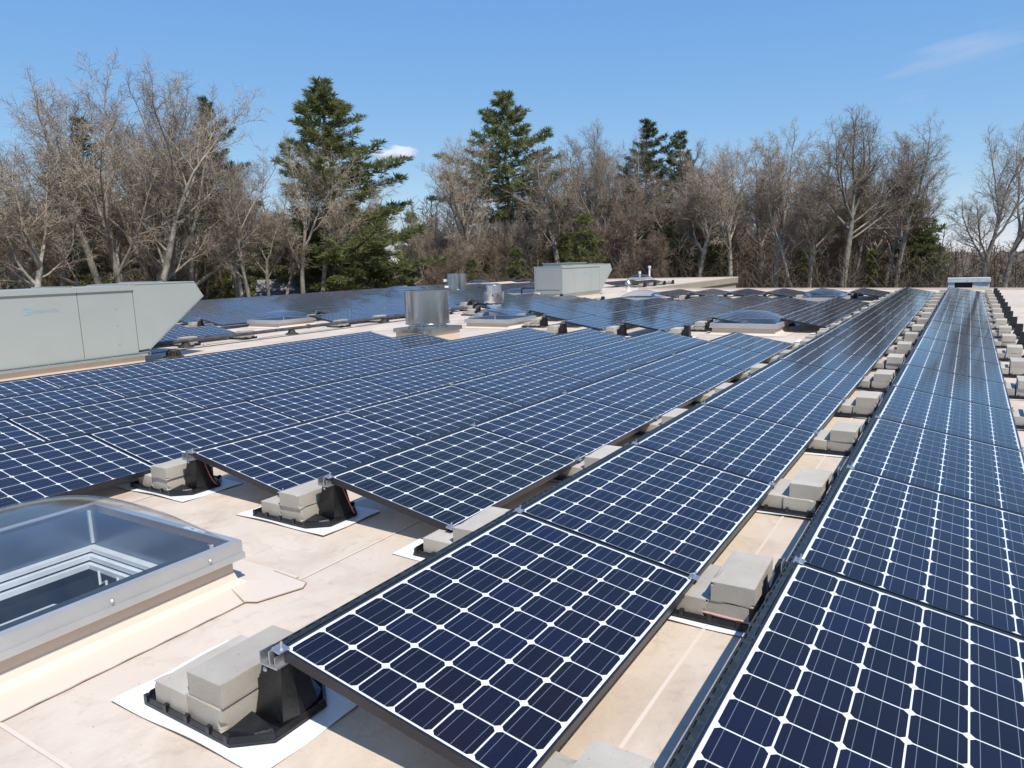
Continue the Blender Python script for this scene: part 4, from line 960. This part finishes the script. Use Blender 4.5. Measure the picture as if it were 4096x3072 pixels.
# trees deeper in the wood: trunks one can tell apart, alike among themselves
rt = random.Random(5)
n = 0; DEEP = []; LOWG = []
def wood_xy():
    while True:
        px = rt.uniform(-.05, 1.0); D = rt.uniform(84, 132)
        if .375 < px < .415 and D < 120: continue
        if .255 < px < .325 and D < 100: continue
        a = math.atan(.7066*(2*px-1)) + YAW; x = CAM.x+math.sin(a)*D; y = CAM.y+math.cos(a)*D
        if (-36 < x < -11 and 0 < y < 61) or (-11 <= x < 15 and y < 42): continue
        return px, D, x, y
while n < 88:
    px, D, x, y = wood_xy()
    if px > .60 and rt.random() < .40: n += 1; continue
    k = rt.choice(['tall', 'slim', 'fork', 'slim', 'tall', 'red', 'slim'])
    top = rt.uniform(7.5, 13.0) if k != 'red' else rt.uniform(5.0, 9.0)
    if px > .86: top = top*.45
    if px > .885: continue
    DEEP.append((px, tree(k, x, y, top, 'x', rt.uniform(0, 6.28), rt.uniform(.8, 1.1), 'thin trees deep in the wood'))); n += 1
n = 0
while n < 30:
    px, D, x, y = wood_xy()
    if px > .9: n += 1; continue
    LOWG.append((px, tree('pine_small', x, y, rt.uniform(.5, 8.0), 'x', rt.uniform(0, 6.28), rt.uniform(1.0, 1.5), 'low evergreens deep in the wood'))); n += 1
TENS = ['', '', 'twenty', 'thirty', 'forty', 'fifty', 'sixty', 'seventy', 'eighty', 'ninety']
def count_word(i):
    if i < 20: return ordn(i)
    t_, u_2 = divmod(i+1, 10); return (TENS[t_]+'ieth').replace('yieth', 'ieth') if u_2 == 0 else TENS[t_]+'-'+ordn(u_2-1)
for lst, txt in ((DEEP, 'thin leafless tree %s from the left among those deep in the wood'), (LOWG, 'low evergreen %s from the left among those deep in the wood')):
    for i, (px, o) in enumerate(sorted(lst, key=lambda q: q[0])): o['label'] = txt % count_word(i)
# brushwood and the far wood: a mass nobody could count
def far_wood(name, n, D0, D1, h0, h1, m, label, seed, twigs=46, px0=-.08, px1=1.06, w=.05, spread=1.6, conif=False):
    rr = random.Random(seed); mb = MB()
    for _ in range(n):
        px = rr.uniform(px0, px1); D = rr.uniform(D0, D1); a = math.atan(.7066*(2*px-1))+YAW
        x = CAM.x+math.sin(a)*D; y = CAM.y+math.cos(a)*D
        if -36 < x < 15 and -12 < y < (61 if x < -11 else 42): continue
        if .372 < px < .412 and D > 70: continue
        if .255 < px < .325 and D < 95: continue
        gz = ground_z(x, y); H = rr.uniform(h0, h1)*(.85 if px > .915 else 1)
        if not conif:
            lx, ly = rr.gauss(0, .10), rr.gauss(0, .10)
            ribbon(mb, [Vector((x, y, gz)), Vector((x+lx*H*.5, y+ly*H*.5, gz+H*.5)), Vector((x+lx*H, y+ly*H, gz+H*.95))], w*2.6, w*.8, rr)
            for k in range(twigs):
                t = rr.uniform(.12, .95); p = Vector((x+lx*H*t, y+ly*H*t, gz+H*t)); b = rr.uniform(0, 6.28); ln = H*rr.uniform(.10, .26)*(1.15-t)*spread
                d = Vector((math.cos(b), math.sin(b), rr.uniform(.2, 1.3))).normalized(); e = (d+Vector((rr.gauss(0, .4), rr.gauss(0, .4), rr.gauss(.15, .4)))).normalized()
                ribbon(mb, [p, p+d*ln*.55, p+d*ln*.55+e*ln*.55], w*rr.uniform(.5, 1.0), w*.35, rr)
        else:
            for k in range(twigs):
                t = rr.random()**1.3; b = rr.uniform(0, 6.28); rad = (1-t)*H*.24*rr.uniform(.3, 1)+.1
                p = Vector((x+math.cos(b)*rad*.4, y+math.sin(b)*rad*.4, gz+H*(.08+.92*t))); clump(mb, p, Vector((math.cos(b), math.sin(b), .3)).normalized(), rad*.8+.35, rr, 3)
    return tag(ob(name, mb.mesh(name, M[m])), label, 'wood', kind='stuff')
far_wood('brushwood', 640, 72, 118, 5.5, 10.0, 'brush', 'tangled brown brushwood between the tree trunks', 1, 54, w=.055, spread=2.0)
far_wood('far_wood', 1300, 112, 180, 12, 20, 'wood_far', 'far leafless wood closing the view', 2, 60, w=.14, px1=.885)
far_wood('distant_wood', 420, 170, 320, 7, 11, 'wood_far', 'distant low leafless wood on the horizon', 3, 34, w=.16, spread=1.8)
far_wood('distant_evergreens', 260, 110, 280, 5, 12, 'evergreen_far', 'distant dark evergreens within the far wood', 4, 46, conif=True)

# ------------------------------------------------------------------ buildings beyond the roof
t = thing('house', 'house with grey shingle roof and stone chimney seen through the trees', 'house', (-63.5, 57.0, ground_z(-63.5, 57)), (0, 0, R(40)))
hb = -.9-ground_z(-63.5, 57)
mb = MB(); mb.box(-4.2, 4.2, -2.8, 2.8, 0, hb-1.2); ob('wall', mb.mesh('wall', M['house_wall']), t)
mb = MB(); mb.prism([(-3.2, hb-1.25), (3.2, hb-1.25), (0, hb+1.25)], -4.6, 4.6, axis='x'); rf = ob('roof', mb.mesh('roof', M['shingle']), t)
mb = MB(); mb.box(1.9, 2.75, -.55, .25, hb-.4, hb+1.75); mb.box(1.82, 2.83, -.63, .33, hb+1.7502, hb+1.9); ob('chimney', mb.mesh('chimney', M['chimney_stone']), rf)
mb = MB(); mb.lathe([(.26, hb+1.901), (.24, hb+2.25)], 2.32, -.15, 12); ob('chimney_pot', mb.mesh('chimney_pot', M['chimney_stone']), rf)
t = thing('house', 'small house with a brown gable right of the big pine', 'house', (-60.0, 78.0, ground_z(-60, 78)), (0, 0, R(35)))
hb = -1.0-ground_z(-60, 78)
mb = MB(); mb.box(-2.2, 2.2, -3, 3, 0, hb); ob('wall', mb.mesh('wall', M['brown_roof']), t)
mb = MB(); mb.prism([(-2.5, hb+.002), (2.5, hb+.002), (0, hb+1.3)], -3.3, 3.3, axis='y'); ob('roof', mb.mesh('roof', M['brown_roof']), t)
mb = MB(); mb.hexa([(-2.6, -3.42, hb-.05), (0, -3.42, hb+1.32), (0, -3.32, hb+1.32), (-2.6, -3.32, hb-.05), (-2.6, -3.42, hb+.12), (0, -3.42, hb+1.48), (0, -3.32, hb+1.48), (-2.6, -3.32, hb+.12)]); mb.hexa([(0, -3.42, hb+1.32), (2.6, -3.42, hb-.05), (2.6, -3.32, hb-.05), (0, -3.32, hb+1.32), (0, -3.42, hb+1.48), (2.6, -3.42, hb+.12), (2.6, -3.32, hb+.12), (0, -3.32, hb+1.48)]); ob('barge_board', mb.mesh('barge_board', M['house_wall']), t)
t = thing('shed', 'pale flat-topped shed with a dark doorway beyond the right roof edge', 'shed', (2.0, 61.0, ground_z(2, 61)), (0, 0, R(2)))
hb = -.72-ground_z(2, 61)
mb = MB(); mb.box(-1.25, 1.3, 0, 1.2, 0, hb-.30); mb.box(-1.25, -.85, -.12, -.001, 0, hb-.30); mb.box(.25, .5, -.12, -.001, 0, hb-.30); mb.box(.5001, 1.3, -.10, -.001, 0, hb-.30); ob('wall', mb.mesh('wall', M['shed_white']), t)
mb = MB()
for (x0, x1) in ((-1.3, -.09), (-.08, .54), (.55, 1.35)): mb.box(x0, x1, -.2, 1.3, hb-.295, hb)
ob('fascia', mb.mesh('fascia', M['shed_white']), t)
mb = MB(); mb.box(-.849, .249, -.03, -.002, 0, hb-.34); ob('doorway', mb.mesh('doorway', M['black']), t)

# ------------------------------------------------------------------ clouds
def cloud(name, label, c, size, dens, rot, nscale, lo, hi, seed):
    m = bpy.data.materials.new(name); m.use_nodes = True; n = m.node_tree.nodes; l = m.node_tree.links; n.remove(n['Principled BSDF'])
    v = n.new('ShaderNodeVolumePrincipled'); v.inputs['Color'].default_value = (1, 1, 1, 1); v.inputs['Anisotropy'].default_value = .2
    tc = n.new('ShaderNodeTexCoord'); mp = n.new('ShaderNodeMapping'); mp.inputs['Location'].default_value = (seed, seed*.7, 0); mp.inputs['Scale'].default_value = nscale
    l.new(tc.outputs['Object'], mp.inputs[0])
    t = n.new('ShaderNodeTexNoise'); t.inputs['Scale'].default_value = 1; t.inputs['Detail'].default_value = 5; t.inputs['Roughness'].default_value = .58; l.new(mp.outputs[0], t.inputs['Vector'])
    ln = n.new('ShaderNodeVectorMath'); ln.operation = 'LENGTH'; l.new(tc.outputs['Object'], ln.inputs[0])
    fa = n.new('ShaderNodeMapRange'); fa.inputs[1].default_value = 1.0; fa.inputs[2].default_value = .0; fa.inputs[3].default_value = -.42; fa.inputs[4].default_value = .22; l.new(ln.outputs['Value'], fa.inputs[0])
    ad = n.new('ShaderNodeMath'); ad.operation = 'ADD'; l.new(t.outputs['Fac'], ad.inputs[0]); l.new(fa.outputs[0], ad.inputs[1])
    mr = n.new('ShaderNodeMapRange'); mr.inputs[1].default_value = lo; mr.inputs[2].default_value = hi; mr.inputs[4].default_value = dens; l.new(ad.outputs[0], mr.inputs[0]); l.new(mr.outputs[0], v.inputs['Density'])
    l.new(v.outputs[0], n['Material Output'].inputs['Volume'])
    mb = MB(); mb.lathe([(.02, -1), (.5, -.87), (.87, -.5), (1, 0), (.87, .5), (.5, .87), (.02, 1)], 0, 0, 20)
    return tag(ob(name, mb.mesh(name, m), None, c, rot, size), label, 'cloud')
def dirp(px, py, D):
    d = fw+r2*((px-2048)/2898.3)-u2*((py-1536)/2898.3); return CAM+d.normalized()*D
cloud('cloud', 'small white puffy cloud low beside the big pine', (-835, 975, 191), (72, 34, 18), .30, (0, 0, R(32)), (1.9, 1.3, 1.9), .34, .62, 3.1)
cloud('cloud', 'thin white wisp of cloud high at the upper right', (-50, 2147, 470), (270, 110, 85), .0085, (0, R(-9), R(2)), (1.6, 1.2, 4.2), .36, .85, 8.4)
cloud('cloud', 'faint small wisp of cloud above the right trees', (-141, 2161, 383), (90, 50, 26), .012, (0, R(-9), R(2)), (1.4, 1.2, 2.6), .38, .85, 5.2)
